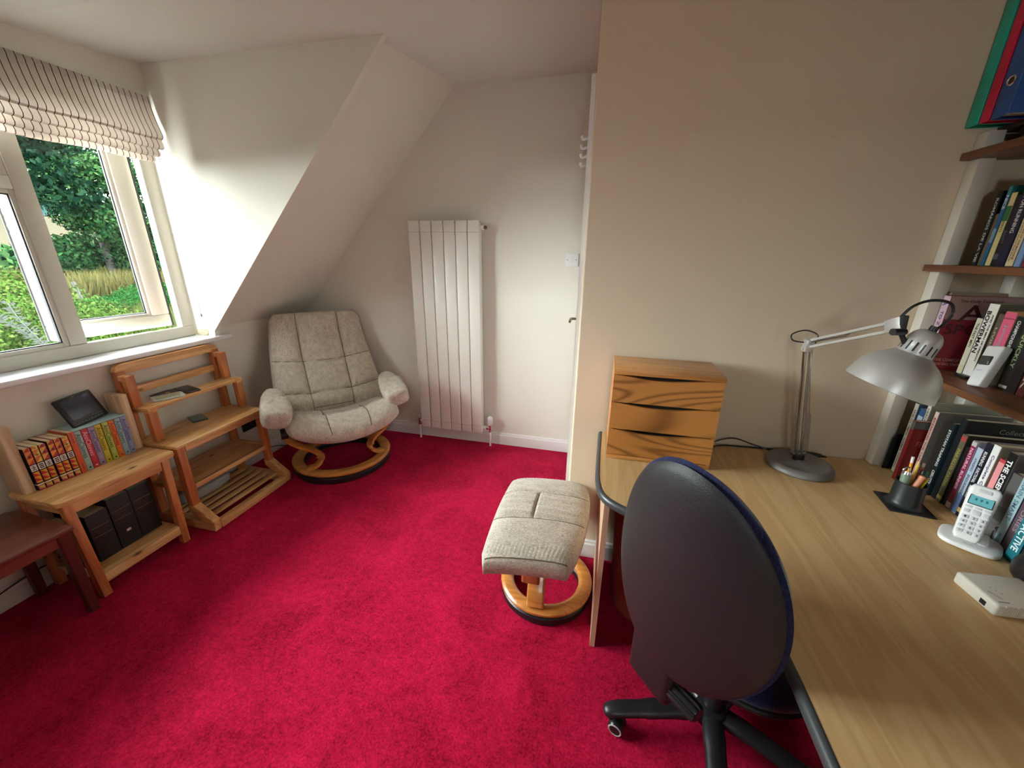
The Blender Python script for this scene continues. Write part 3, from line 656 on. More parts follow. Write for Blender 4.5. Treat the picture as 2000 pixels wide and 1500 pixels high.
# tiered pine plant stand
rk = thing('plant_stand', 'tiered folding pine stand with slatted shelves below the window', 'plant stand', (-2.2, 1.63, 0))
YA, YB_ = 1.350, 1.905; LW = 0.042
def rb(x0, x1, y0, y1, z0, z1, name, m, bev=0.004): return obj(name, B(x0, x1, y0, y1, z0, z1, bev=bev), M[m], rk)
for y0 in (YA, YB_-LW):
    y1 = y0+LW
    rb(-2.40, -2.006, y0+0.001, y1-0.001, 0.0, 0.055, 'base_rail', 'pineX')
    pts = [(-2.155, y0, 0.15), (-2.112, y0, 0.15), (-2.002, y0, 0.062), (-2.002, y0, 0.02), (-2.04, y0, 0.02), (-2.155, y0, 0.112)]
    bm = new(); prism(bm, pts, (0, 1, 0), LW, 0.003); obj('sloping_foot', bm, M['pineX'], rk)
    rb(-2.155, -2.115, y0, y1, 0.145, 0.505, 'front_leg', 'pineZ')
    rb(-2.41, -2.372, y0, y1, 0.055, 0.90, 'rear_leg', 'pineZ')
    rb(-2.374, -2.153, y0+0.001, y1-0.001, 0.465, 0.4995, 'side_rail', 'pineX')
    rb(-2.374, -2.153, y0+0.001, y1-0.001, 0.235, 0.262, 'side_rail', 'pineX')
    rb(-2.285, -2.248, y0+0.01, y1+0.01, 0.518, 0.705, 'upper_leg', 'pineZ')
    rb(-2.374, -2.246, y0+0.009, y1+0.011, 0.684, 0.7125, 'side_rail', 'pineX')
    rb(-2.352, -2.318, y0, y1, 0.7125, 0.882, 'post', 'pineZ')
    rb(-2.374, -2.350, y0+0.001, y1-0.001, 0.852, 0.881, 'side_rail', 'pineX')
rb(-2.04, -2.002, YA+LW, YB_-LW, 0.0, 0.048, 'front_beam', 'pineY')
for x in (-2.098, -2.160, -2.222, -2.284, -2.346): rb(x-0.0185, x+0.0185, YA+LW*0.4, YB_-LW*0.4, 0.042, 0.056, 'slat', 'pineY', 0.003)
rb(-2.405, -2.118, YA+LW, YB_-LW, 0.250, 0.266, 'lower_shelf', 'pineY'); rb(-2.134, -2.116, YA+LW, YB_-LW, 0.236, 0.266, 'shelf_lip', 'pineY')
bm = new(); box(bm, -2.40, -2.108, YA-0.004, YB_+0.004, 0.500, 0.516, bev=0.004); obj('middle_shelf', bm, M['pineY'], rk)
rb(-2.134, -2.112, YA+LW, YB_-LW, 0.468, 0.502, 'shelf_lip', 'pineY')
for x in (-2.262, -2.300, -2.338): rb(x-0.015, x+0.015, YA+0.045, YB_-0.035, 0.695, 0.712, 'slat', 'pineY', 0.002)
for x0, z0, z1 in ((-2.41, 0.762, 0.802),): rb(x0, x0+0.024, YA+LW, YB_-LW, z0, z1, 'back_rail', 'pineY')
bm = new(); pts = []                                     # bowed top rail with rounded shoulders
r = 0.045; ytop = 0.935
for k in range(7): a = PI-(PI/2)*k/6; pts.append((-2.412, YA+r+r*math.cos(a), ytop-r+r*math.sin(a)))
for k in range(7): a = PI/2-(PI/2)*k/6; pts.append((-2.412, YB_-r+r*math.cos(a), ytop-r+r*math.sin(a)))
pts += [(-2.412, YB_, 0.885), (-2.412, YA, 0.885)]
prism(bm, pts, (1, 0, 0), 0.036, 0.004); obj('top_rail', bm, M['pineY'], rk)
# things on the stand
bk = thing('booklet', 'worn paper booklet with an orange spot lying on the upper slats of the stand', 'booklet', (-2.345, 1.53, 0.7125), rot=Matrix.Rotation(math.radians(-28), 3, 'Z'))
obj('cover', B(-0.105, 0.075, -0.070, 0.070, 0.0005, 0.0065, bev=0.001), plain('booklet_cover', rgb(206, 208, 200), 0.5, var=0.35, bscale=60), bk, local=True)
obj('panel', B(-0.103, -0.025, -0.068, 0.064, 0.0063, 0.0072), plain('booklet_dark', rgb(92, 82, 84), 0.5, var=0.3, bscale=50), bk, local=True)
bm = new(); cyl(bm, (-0.045, 0.01, 0.007), (-0.045, 0.01, 0.0078), 0.012, 20); obj('orange_spot', bm, col(236, 166, 40), bk, local=True)
text('GARDEN', (0.002, 0, 0.0068), (0.0, 1, 0), (-1, 0, 0), 0.115, 0.026, col(190, 190, 70), bk, 'title', 0.02, local=True)
text('BIRDS', (0.040, 0, 0.0068), (0.0, 1, 0), (-1, 0, 0), 0.105, 0.026, col(150, 156, 60), bk, 'title', 0.02, local=True)
ph = thing('mobile_phone', 'dark smartphone lying face up beside the booklet on the upper slats', 'phone', (-2.33, 1.635, 0.7125), rot=Matrix.Rotation(math.radians(-14), 3, 'Z'))
obj('body', B(-0.085, 0.065, -0.038, 0.038, 0.0, 0.009, bev=0.004, seg=3), plain('phone_case', rgb(48, 36, 40), 0.4), ph, local=True)
obj('screen', B(-0.078, 0.058, -0.033, 0.033, 0.0088, 0.0095), plain('phone_glass', (0.02, 0.018, 0.02, 1), 0.1), ph, local=True)
ph = thing('mobile_phone', 'old grey-green phone lying on the middle shelf of the pine stand', 'phone', (-2.35, 1.66, 0.5165), rot=Matrix.Rotation(math.radians(-24), 3, 'Z'))
obj('body', B(-0.062, 0.055, -0.038, 0.038, 0, 0.008, bev=0.0035, seg=3), plain('phone_rim', rgb(70, 84, 78), 0.35), ph, local=True)
obj('screen', B(-0.050, 0.044, -0.031, 0.031, 0.0078, 0.0085), plain('green_grey_glass', rgb(118, 132, 124), 0.12), ph, local=True)
sk = thing('wall_socket', 'black wall socket seen under the middle shelf of the pine stand', 'socket', (WX, 2.055, 0.30))
obj('plate', B(WX, WX+0.012, 1.985, 2.125, 0.262, 0.345, bev=0.004), M['black'], sk)
for y in (2.02, 2.09): obj('switch', B(WX+0.011, WX+0.016, y-0.008, y+0.008, 0.315, 0.333, bev=0.001), M['blackm'], sk)
pb = thing('parcel', 'crumpled pale grey package on the base slats of the pine stand', 'package', (-2.33, 1.56, 0.056))
bm = new(); vs_ = sphere(bm, (-2.318, 1.575, 0.096), 0.046, 0.150, 0.034, seg=28, e=0.6)
random.seed(5)
for v in bm.verts: v.co += Vector((random.uniform(-1, 1), random.uniform(-1, 1), random.uniform(-1, 1)))*0.003
obj('wrapper', bm, plain('grey_wrap', rgb(170, 172, 166), 0.5), pb)
bm = new(); tube(bm, smooth_path([(-2.408, 2.10, 0.27), (-2.40, 2.12, 0.13), (-2.405, 2.0, 0.108), (-2.40, 2.2, 0.05), (-2.38, 2.3, 0.004)], 6), 0.0028, 6)
tag(obj('power_cable', bm, M['black']), 'black cable trailing from the wall socket down behind the armchair', 'cable')
bm = new(); tube(bm, smooth_path([(-2.413, 0.5, 0.045), (-2.413, 0.65, 0.066), (-2.413, 0.76, 0.092), (-2.41, 0.86, 0.105), (-2.41, 1.0, 0.105)], 6), 0.003, 6)
tag(obj('skirting_cable', bm, M['black']), 'thin black cable running along the skirting under the dark table', 'cable')

# dark mahogany occasional table
dt = thing('occasional_table', 'dark reddish wooden table corner at the left edge of the picture', 'table', (-2.24, 0.65, 0))
pts = [(-2.43+0.008, 0.30, 0), (-2.036, 0.30, 0), (-2.036, 0.858, 0), (-2.385, 0.876, 0), (-2.422, 0.85, 0)]
bm = new(); prism(bm, [(x, y, 0.402) for x, y, _ in pts], (0, 0, 1), 0.018, 0.003); obj('table_top', bm, M['mahog'], dt)
for x, y in ((-2.062, 0.828), (-2.38, 0.83), (-2.062, 0.34), (-2.38, 0.34)):
    bm = new(); tube(bm, [(x, y, 0.402), (x, y, 0.30), (x+0.002, y, 0)], [0.022, 0.020, 0.016], 12, rx=[0.022, 0.020, 0.016], up=(0, 1, 0), square=True); obj('leg', bm, M['mahogZ'], dt)
obj('apron', B(-2.066, -2.050, 0.35, 0.82, 0.352, 0.402), M['mahog'], dt); obj('apron', B(-2.37, -2.07, 0.832, 0.848, 0.352, 0.402), M['mahogZ'], dt)

# ================================================================ ARMCHAIR
AC = Vector((-1.812, 2.217, 0)); AR = math.radians(47)
ac = thing('armchair', 'reclining armchair in oatmeal fabric on a round wooden swivel base', 'armchair', AC, AR)
def gro(d, w): return math.exp(-(d/w)**2)
def back_front(u, v, side=1):
    # u across, v -1 bottom .. 1 top; seen from the front (towards -y)
    h = 0.36+0.70*(v+1)/2; t = (v+1)/2
    wdt = 0.372*(1-t)+0.300*t + 0.012*math.sin(PI*t); wdt *= (1-0.10*max(0, t-0.93)/0.07*abs(u)**4)
    yb = 0.10+0.33*t+0.055*math.sin(PI*t*1.1)-0.03*math.sin(2*PI*t) - 0.035*abs(u)**2*(1-t)
    rim = (1-abs(u)**5)**0.5*(1-abs(v)**9)**0.5 if abs(u) < 1 and abs(v) < 1 else 0
    th = 0.075*rim
    if side == 2: return Vector((u*wdt, yb, h))+Vector((0, -math.cos(0.36), math.sin(0.36)))*(th*1.0+0.006*rim)
    if side > 0:
        us = 0.46-0.10*(1-t)
        g = max(gro(abs(u)-us, 0.035), gro(v-(-0.02+0.10*u*u), 0.022), gro(v-(-0.60+0.12*u*u), 0.022) if True else 0)
        th += 0.018*rim*(math.cos(u/us*PI/2)**2 if abs(u) < us else 0.4*math.sin((abs(u)-us)/(1-us)*PI)) - 0.018*g*rim
        th += 0.0035*rim*math.sin(17*u+9*v)*gro(v-0.5, 0.35) + 0.004*rim*math.sin(26*v+4*u)*gro(v+0.35, 0.2)*gro(u, .3)
        if v < -0.60: th += 0.016*rim*gro(v+0.72, 0.09)
    n = Vector((0, -math.cos(0.36), math.sin(0.36)))
    p = Vector((u*wdt, yb, h))
    return p+n*(th if side > 0 else -0.45*th)
bm = new(); panel(bm, 56, 72, lambda u, v: back_front(u, v, 1), lambda u, v: back_front(u, v, -1)); obj('backrest', bm, M['oat'], ac, local=True, angle=80)
PIPE = plain('seam_taupe', rgb(112, 100, 82), 0.9)
def piping(fn, pts, par, r=0.0022):
    bm = new(); tube(bm, [fn(u, v) for u, v in pts], r, 6); obj('seam', bm, PIPE, par, local=True)
for s in (-1, 1): piping(lambda u, v: back_front(u, v, 1)+Vector((0, -0.0035, 0.001)), [(s*(0.46-0.10*(1-(v+1)/2)), v) for v in [-0.90+0.03*k for k in range(63)]], ac)
for c0, c1, lim in ((-0.02, 0.10, 0.96), (-0.60, 0.12, 0.96), (-0.86, 0.05, 0.36)): piping(lambda u, v: back_front(u, v, 1)+Vector((0, -0.0035, 0.001)), [(u, c0+c1*u*u) for u in [-lim+lim*2*k/50 for k in range(51)]], ac)
def seat_s(u, v, side=1):
    # v -1 front .. 1 rear
    t = (v+1)/2; wdt = 0.362-0.03*t-0.03*max(0, -v)**6
    y = -0.325+0.56*t; z = 0.392-0.075*t+0.075*u*u*(1-0.6*t)
    z -= 0.045*max(0, -v-0.45)**1.2/0.55**1.2
    y -= 0.05*(1-u*u)*(1-t)**2
    rim = (1-abs(u)**5)**0.5*(1-abs(v)**6)**0.5 if abs(u) < 1 and abs(v) < 1 else 0
    th = 0.062*rim
    if side > 0:
        th += 0.030*rim*gro(v+0.62, 0.42)+0.022*rim*gro(abs(u)-0.85, 0.25)
        pl = gro(v+0.35, 0.28)
        th += pl*0.005*rim*math.sin(40*u+2*math.sin(9*v))*(0.4+0.6*abs(math.sin(3*u)))
        th -= 0.010*rim*max(gro(u+0.32, 0.022), gro(u-0.40, 0.022)*0.4)*(1 if v < 0 else 0.2)
    return Vector((u*wdt+0.012, y, z+(th if side > 0 else -1.05*th)))
bm = new(); panel(bm, 84, 60, lambda u, v: seat_s(u, v, 1), lambda u, v: seat_s(u, v, -1)); obj('seat_cushion', bm, M['oat'], ac, local=True, angle=80)
for u0, v1 in ((-0.32, 0.55), (0.40, 0.2)): piping(lambda u, v: seat_s(u, v, 1)+Vector((0, -0.001, 0.002)), [(u0, v) for v in [-0.97+(v1+0.97)*k/50 for k in range(51)]], ac)
for s in (-1, 1):
    bm = new(); vs_ = bmesh.ops.create_uvsphere(bm, u_segments=40, v_segments=44, radius=1.0)['verts']
    rm = Matrix.Rotation(math.radians(14), 3, 'X') @ Matrix.Rotation(s*math.radians(-12), 3, 'Y')
    for v in vs_:
        q = v.co.copy(); ee = 0.48 if q.y < 0 else 0.74; q = Vector([math.copysign(abs(a)**ee, a) for a in q])
        wr = 1+0.045*math.sin(q.y*26+2.0*q.x)*max(0, q.z+0.3)*gro(q.y+0.1, 0.8)
        fx = 0.084*(1.0-0.22*max(0, q.y)-0.06*q.y)*wr
        q = Vector((q.x*fx, q.y*0.182, q.z*0.066*wr*(1.08 if q.y < 0 else 1.0)))
        v.co = Vector((s*0.372, -0.110, 0.552)) + rm @ q
    obj('armrest', bm, M['oat'], ac, local=True, angle=80)
    bm = new()
    tube(bm, smooth_path([(s*0.365, -0.13, 0.49), (s*0.35, -0.115, 0.42), (s*0.335, -0.10, 0.33)], 5), 0.014, 10, up=(1, 0, 0))
    cyl(bm, (s*0.37, -0.10, 0.35), (s*0.33, -0.10, 0.35), 0.036); cyl(bm, (s*0.36, -0.045, 0.335), (s*0.32, -0.045, 0.335), 0.030)
    tube(bm, [(s*0.35, -0.10, 0.35), (s*0.34, 0.16, 0.36)], 0.012, 8, up=(1, 0, 0)); obj('arm_bracket', bm, M['black'], ac, local=True)
    # bentwood leg: from the pivot, sweeping in, then curling down on to the ring
    path = smooth_path([(s*0.335, -0.10, 0.325), (s*0.315, -0.115, 0.285), (s*0.26, -0.135, 0.245), (s*0.205, -0.15, 0.215), (s*0.170, -0.16, 0.175), (s*0.172, -0.165, 0.13), (s*0.205, -0.165, 0.098), (s*0.25, -0.15, 0.088)], 6)
    bm = new(); tube(bm, path, 0.030, 14, rx=0.011, up=(-s*0.7, 0, 0.7) if False else (0, 0, 1), square=True)
    obj('bentwood_leg', bm, M['teak'], ac, local=True)
ring = []
def ringprof(r0, r1, z0, z1, e=0.012):
    return [(r0+e, z0), (r1-e, z0), (r1, z0+e), (r1, z1-e), (r1-e*0.7, z1-e*0.3), (r1-e*1.6, z1), (r0+e*1.6, z1), (r0+e*0.6, z1-e*0.3), (r0, z1-e), (r0, z0+e)]
bm = new(); lathe(bm, ringprof(0.262, 0.338, 0.052, 0.086), (0, 0, 0), 80, close=True); obj('base_ring', bm, M['teak'], ac, local=True)
bm = new(); lathe(bm, ringprof(0.270, 0.332, 0.0, 0.050, 0.010), (0, 0, 0), 72, close=True); obj('foot_ring', bm, M['black'], ac, local=True)
bm = new(); box(bm, -0.27, 0.27, -0.02, 0.03, 0.235, 0.285, bev=0.008); cyl(bm, (0, 0, 0.16), (0, 0, 0.30), 0.03); obj('under_frame', bm, M['black'], ac, local=True)

# ================================================================ FOOTSTOOL
FC = Vector((-0.158, 1.425, 0)); FRZ = math.radians(0)
fs = thing('footstool', 'oatmeal fabric footstool on a round wooden base beside the desk end', 'footstool', FC, FRZ)
def stool(u, v, side=1):
    wx = 0.172*(1+(0.24*max(0, u)+0.03)*max(0, 1-((v-0.2)/1.1)**2))*(1-0.10*max(0, abs(v)-0.85)/0.15*abs(u)**6); y = 0.290*v-0.018+0.022*u; z = 0.402+0.016*math.cos(v*2.2)
    z -= 0.012*abs(v)**4 + 0.010*u*u
    rim = (1-abs(u)**5)**0.5*(1-abs(v)**9)**0.5 if abs(u) < 1 and abs(v) < 1 else 0
    th = 0.020+0.034*rim
    if side > 0:
        s1 = gro(v+0.30, 0.022); s2 = gro(v-0.34, 0.022); s3 = gro(u+0.05, 0.035) if -0.30 < v < 0.34 else 0
        th -= 0.009*max(s1, s2, s3)*rim
        if -0.30 < v < 0.34: th += 0.004*rim*(abs(math.sin(PI*(v+0.30)/0.64)))+0.0022*math.sin(50*v+3*u)*rim
        th += 0.0015*math.sin(70*u+5*math.sin(4*v))*gro(abs(v)-0.85, 0.1)
    return Vector((u*wx-0.047, y, z+(th if side > 0 else -(0.022+0.012*rim))))
bm = new(); panel(bm, 64, 110, lambda u, v: stool(u, v, 1), lambda u, v: stool(u, v, -1)); obj('cushion', bm, M['oat2'], fs, local=True, angle=80)
for v0 in (-0.30, 0.34): piping(lambda u, v: stool(u, v, 1)+Vector((0, 0, 0.0012)), [(u, v0) for u in [-0.97+1.94*k/50 for k in range(51)]], fs, 0.0018)
piping(lambda u, v: stool(u, v, 1)+Vector((0, 0, 0.0012)), [(-0.05, v) for v in [-0.29+0.62*k/30 for k in range(31)]], fs, 0.0018)
piping(lambda u, v: stool(u, v, 1)+Vector((0, 0, 0.0012)), [(u, -0.955) for u in [-0.93+1.86*k/40 for k in range(41)]], fs, 0.0022)
bm = new(); lathe(bm, ringprof(0.150, 0.210, 0.045, 0.078, 0.012), (0, 0.0, 0), 72, close=True); obj('base_ring', bm, M['teak'], fs, local=True)
bm = new(); lathe(bm, ringprof(0.157, 0.206, 0.0, 0.044, 0.008), (0, 0, 0), 72, close=True); obj('foot_ring', bm, M['black'], fs, local=True)
bm = new(); tube(bm, smooth_path([(-0.02, -0.185, 0.082), (-0.022, -0.165, 0.13), (-0.025, -0.12, 0.19), (-0.03, -0.09, 0.25)], 6), 0.014, 14, rx=0.037, up=(1, 0, 0), square=True); obj('lower_arm', bm, M['teak'], fs, local=True)
bm = new(); tube(bm, smooth_path([(-0.045, -0.172, 0.195), (-0.045, -0.165, 0.25), (-0.045, -0.13, 0.31), (-0.045, -0.06, 0.35)], 6), 0.013, 14, rx=0.038, up=(1, 0, 0), square=True); obj('upper_arm', bm, wood('dark_teak', rgb(168, 92, 54), rgb(120, 60, 32), 'Z', 0.3, 0.6, cross=14), fs, local=True)
bm = new(); box(bm, -0.09, 0.07, -0.12, 0.13, 0.345, 0.365); obj('mounting_plate', bm, M['black'], fs, local=True)

# ================================================================ DESK
dk_ = thing('desk', 'large beech effect corner desk with a dark grey rounded edge', 'desk', (0.7, 0.9, 0))
edge = smooth_path([(0.034, 1.676), (0.032, 1.40), (0.036, 1.25), (0.062, 1.165), (0.145, 1.105), (0.26, 1.05), (0.36, 0.95), (0.415, 0.82), (0.430, 0.67), (0.430, 0.45), (0.430, -0.75)], 8)
bm = new(); pts = [(p.x, p.y) for p in edge]+[(1.378, -0.75), (1.378, 1.676)]
prism(bm, [(x, y, 0.692) for x, y in pts], (0, 0, 1), 0.028); obj('desk_top', bm, M['desk'], dk_, smooth=False)
bm = new(); tube(bm, [(p.x, p.y, 0.7045) for p in edge], 0.0125, 14, rx=0.0165, up=(0, 0, 1)); obj('edge_strip', bm, M['deskedge'], dk_)
obj('end_panel', B(0.058, 0.077, 1.182, 1.655, 0.0, 0.690), M['deskend'], dk_, smooth=False)
obj('end_panel', B(0.437, 0.456, -0.60, 0.520, 0.0, 0.690), M['deskend'], dk_, smooth=False)
obj('back_panel', B(0.60, 1.37, 1.60, 1.62, 0.25, 0.690), M['deskend'], dk_)
# bin under the desk
bn = thing('waste_bin', 'dark red waste bin standing in the shadow under the desk', 'bin', (0.305, 1.475, 0))
bm = new(); lathe(bm, [(0, 0.006), (0.160, 0.0), (0.168, 0.01), (0.186, 0.50), (0.190, 0.505), (0.190, 0.515), (0.184, 0.517), (0.180, 0.50), (0.160, 0.02), (0, 0.016)], (0.305, 1.475, 0), 56); obj('bucket', bm, M['maroon'], bn)

# ================================================================ OFFICE CHAIR
OC = (0.45, 0.98, 0); oc = thing('office_chair', 'swivel office chair seen from behind, charcoal shell and navy upholstery', 'office chair', OC, math.radians(-50.5))
BC = Vector((0.018, -0.336, 0.811))
def disc(u, v): return u*math.sqrt(max(0, 1-v*v/2)), v*math.sqrt(max(0, 1-u*u/2))
def shell(u, v, side, grow=1.0, off=0.0, th=0.014, puff=0.0):
    a, b = disc(u, v); r = min(1, math.hypot(a, b)); k = 0.063
    x = 0.219*grow*a*(1-k*b); z = 0.284*grow*b
    y = 0.050*a*a+off+0.012
    rim = (1-r**8)**0.5 if r < 1 else 0
    return BC+Vector((x, y-0.012 + (-(th)*rim if side > 0 else (0.3*th+puff)*rim), z))
bm = new(); panel(bm, 48, 48, lambda u, v: shell(u, v, 1, 0.972, th=0.014), lambda u, v: shell(u, v, -1, 0.972, th=0.02)); obj('backrest_shell', bm, M['shell'], oc, local=True, angle=80)
bm = new(); panel(bm, 40, 40, lambda u, v: shell(u, v, 1, 0.998, 0.012, 0.002), lambda u, v: shell(u, v, -1, 0.998, 0.012, 0.02, 0.030)); obj('backrest_pad', bm, M['navy'], oc, local=True, angle=80)
def seat2(u, v, side, grow=1.0, z0=0.47, up=0.045, dn=0.01):
    a, b = disc(u, v); e = 0.85; r = min(1, math.hypot(a, b)); rim = (1-r**6)**0.5 if r < 1 else 0
    x = 0.235*grow*math.copysign(abs(a)**e, a); y = 0.02+0.225*grow*math.copysign(abs(b)**e, b)
    return Vector((x, y, z0+(up*rim if side > 0 else -dn*rim)))
bm = new(); panel(bm, 40, 40, lambda u, v: seat2(u, v, 1), lambda u, v: seat2(u, v, -1)); obj('seat_pad', bm, M['navy'], oc, local=True, angle=80)
bm = new(); panel(bm, 36, 36, lambda u, v: seat2(u, v, 1, 1.01, 0.455, 0.012), lambda u, v: seat2(u, v, -1, 1.01, 0.455, 0.012, 0.035)); obj('seat_shell', bm, M['shell'], oc, local=True, angle=80)
bm = new(); box(bm, -0.105, 0.035, -0.30, -0.235, 0.36, 0.56, bev=0.018, seg=3); obj('upright_housing', bm, M['shell'], oc, local=True)
bm = new(); box(bm, -0.075, 0.035, -0.29, 0.06, 0.375, 0.415, bev=0.012, seg=3); box(bm, -0.09, 0.09, -0.10, 0.12, 0.385, 0.43, bev=0.01); obj('mechanism', bm, M['blackm'], oc, local=True)
bm = new(); a0, a1 = Vector((-0.022, -0.275, 0.418)), Vector((0.106, -0.262, 0.418)); N_ = 40
rings = []
for h in (0.0, 0.004, 0.116, 0.125):
    ring = []
    for k in range(N_):
        an = 2*PI*k/N_; rr = 0.0225+(0.0022 if k % 4 < 2 else -0.0008)-(0.004 if h in (0.0, 0.125) else 0)
        ring.append(bm.verts.new(a0+(a1-a0).normalized()*h+Vector((0, math.cos(an)*rr, math.sin(an)*rr))))
    rings.append(ring)
for i in range(3):
    for k in range(N_): bm.faces.new((rings[i][k], rings[i][(k+1) % N_], rings[i+1][(k+1) % N_], rings[i+1][k]))
bm.faces.new(rings[0][::-1]); bm.faces.new(rings[-1]); bmesh.ops.recalc_face_normals(bm, faces=bm.faces[:]); obj('tension_knob', bm, M['black'], oc, local=True, angle=25)
bm = new(); cyl(bm, (0, 0, 0.10), (0, 0, 0.25), 0.028); cyl(bm, (0, 0, 0.25), (0, 0, 0.39), 0.019); obj('gas_column', bm, M['black'], oc, local=True)
bm = new(); lathe(bm, [(0, 0.128), (0.030, 0.128), (0.044, 0.12), (0.050, 0.095), (0.046, 0.066), (0, 0.062)], (0, 0, 0), 36); obj('hub', bm, M['black'], oc, local=True)
for i in range(5):
    an = math.radians(191+72*i+50.5); d = Vector((math.cos(an), math.sin(an), 0)); s = Vector((-d.y, d.x, 0))
    bm = new(); tube(bm, smooth_path([d*0.02+Vector((0, 0, 0.098)), d*0.10+Vector((0, 0, 0.098)), d*0.20+Vector((0, 0, 0.088)), d*0.300+Vector((0, 0, 0.078)), d*0.345+Vector((0, 0, 0.068))], 5),
                     [0.032]*6+[0.030]*5+[0.027]*5+[0.025, 0.024, 0.022, 0.018]+[0.009], 16, rx=[0.024]*6+[0.021]*5+[0.018]*5+[0.017, 0.016, 0.014, 0.011]+[0.005], up=(0, 0, 1))
    obj('base_leg', bm, M['black'], oc, local=True)
    cp = d*0.318; wd = (d*0.5+s*0.85).normalized(); fw = Vector((-wd.y, wd.x, 0)); cc = cp+fw*0.022+Vector((0, 0, 0.0255))
    ca = thing('caster', None, None, (0, 0, 0)); ca.parent = oc; MW[ca.name] = MW[oc.name].copy()
    bm = new(); cyl(bm, cp+Vector((0, 0, 0.03)), cp+Vector((0, 0, 0.07)), 0.008); lathe(bm, [(0, -0.008), (0.020, -0.008), (0.022, 0), (0.020, 0.008), (0, 0.008)], cc, 24, wd); obj('fork', bm, M['black'], ca, local=True)
    for q in (-1, 1):
        bm = new(); lathe(bm, [(0, 0.0), (0.020, 0.0), (0.025, 0.003), (0.0255, 0.010), (0.022, 0.016), (0.017, 0.0175), (0, 0.015)], cc+wd*(0.008*q), 28, wd*q); obj('wheel', bm, M['black'], ca, local=True)
        bm = new(); lathe(bm, [(0.0165, 0.0172), (0.020, 0.0185), (0.0225, 0.0165)], cc+wd*(0.008*q), 28, wd*q); obj('rim', bm, plain('grey_rim', rgb(170, 168, 165), 0.35), ca, local=True)

# ================================================================ DRAWER UNIT
du = thing('drawer_unit', 'small three drawer chest in strongly figured wood standing on the desk', 'drawers', (0.25, 1.55, 0.72))
x0, x1, yf, yb, z0, z1 = 0.057, 0.441, 1.436, 1.655, 0.7205, 1.088
bm = new(); box(bm, x0, x0+0.012, yf+0.002, yb, z0, z1-0.014); box(bm, x1-0.012, x1, yf+0.002, yb, z0, z1-0.014); box(bm, x0+0.012, x1-0.012, yb-0.008, yb, z0, z1-0.014); obj('side_panel', bm, wood('ash_side', rgb(204, 140, 78), rgb(150, 86, 38), 'Y', 0.3, 0.7, cross=14), du)
obj('top_board', B(x0-0.001, x1+0.002, yf-0.002, yb+0.002, z1-0.016, z1, bev=0.002), M['ashtop'], du)
obj('bottom_board', B(x0, x1, yf-0.001, yb-0.008, z0, z0+0.016, bev=0.002), M['ashtop'], du)
dz = (z1-0.016-(z0+0.018))/3
for i in range(3):
    za = z0+0.018+i*dz; zb = za+dz-0.0015; hw = 0.168; xc = (x0+x1)/2-0.012
    dr = obj('drawer', B(x0+0.014, x1-0.014, yf+0.014, yb-0.01, za+0.004, za+dz-0.03), plain('drawer_inside_shade', (0.02, 0.015, 0.01, 1), 0.8), du)
    pts = [(x0+0.0005, yf, za+0.0015), (x1-0.0005, yf, za+0.0015), (x1-0.0005, yf, zb)]
    for k in range(25):
        t = 1-2*k/24; pts.append((xc+hw*t, yf, zb-0.0145*(math.cos(t*PI/2)**1.3)))
    pts.append((x0+0.0005, yf, zb)); bm = new(); prism(bm, pts, (0, 1, 0), 0.013); obj('drawer_front', bm, M['ashX'], dr)
    obj('inside_shadow_board', B(xc-hw, xc+hw, yf+0.030, yf+0.034, za+dz-0.05, zb+0.001), plain('drawer_inside_shade', (0.02, 0.015, 0.01, 1), 0.8), dr)  # near-black colour paints the shade behind the scoop

# ================================================================ DESK LAMP
lp = thing('desk_lamp', 'silver articulated desk lamp with a round base and a slotted bell shade', 'lamp', (0.79, 1.553, 0.72))
bm = new(); lathe(bm, [(0, 0.0), (0.108, 0.0), (0.113, 0.004), (0.113, 0.012), (0.108, 0.020), (0.098, 0.025), (0.092, 0.0255), (0.088, 0.024), (0.03, 0.025), (0.022, 0.030), (0, 0.031)], (0.79, 1.553, 0.7205), 72); obj('base', bm, M['iron'], lp)
F0 = Vector((0.786, 1.560, 0.752)); K = Vector((0.688, 1.495, 1.216)); E_ = Vector((0.757, 1.225, 1.330)); up1 = (K-F0).normalized(); ar = (E_-K).normalized()
side = up1.cross(Vector((0, 0, 1))); side = Vector((0.94, -0.1, 0.2)).normalized()
sv = (Vector((1, 0.1, 0)) - up1*Vector((1, 0.1, 0)).dot(up1)).normalized()
bm = new(); cyl(bm, (0.79, 1.553, 0.745), F0, 0.010); box(bm, F0.x-0.016, F0.x+0.016, F0.y-0.012, F0.y+0.012, F0.z-0.006, F0.z+0.02, bev=0.003); cyl(bm, F0+Vector((-0.02, -0.012, -0.002)), F0+Vector((0.0, -0.005, -0.002)), 0.007); obj('swivel_joint', bm, M['black'], lp)
bm = new()
for s in (-0.009, 0.009): tube(bm, [F0+sv*s, K+sv*s-up1*0.02], 0.0045, 8, rx=0.0045, square=True)
obj('lower_arm', bm, M['chrome'], lp)
def spring(bm, a, b, r=0.006, turns=26, wr=0.0012):
    d = b-a; n = turns*8; s, u = frame_at(d, Vector((1, 0, 0)))
    tube(bm, [a+d*(i/n)+s*(r*math.cos(i*PI/4))+u*(r*math.sin(i*PI/4)) for i in range(n+1)], wr, 5)
bm = new()
for s in (-0.022, 0.024): spring(bm, F0+sv*s+up1*0.03, F0+sv*s+up1*0.20)
obj('spring', bm, M['steel'], lp)
bm = new()
for s in (-0.022, 0.024):
    tube(bm, [F0+sv*s+up1*0.20, F0+sv*s*0.5+up1*0.40], 0.0016, 6); tube(bm, [F0+up1*0.025+sv*s, F0+up1*0.02], 0.003, 6)
obj('spring_wire', bm, M['steel'], lp)
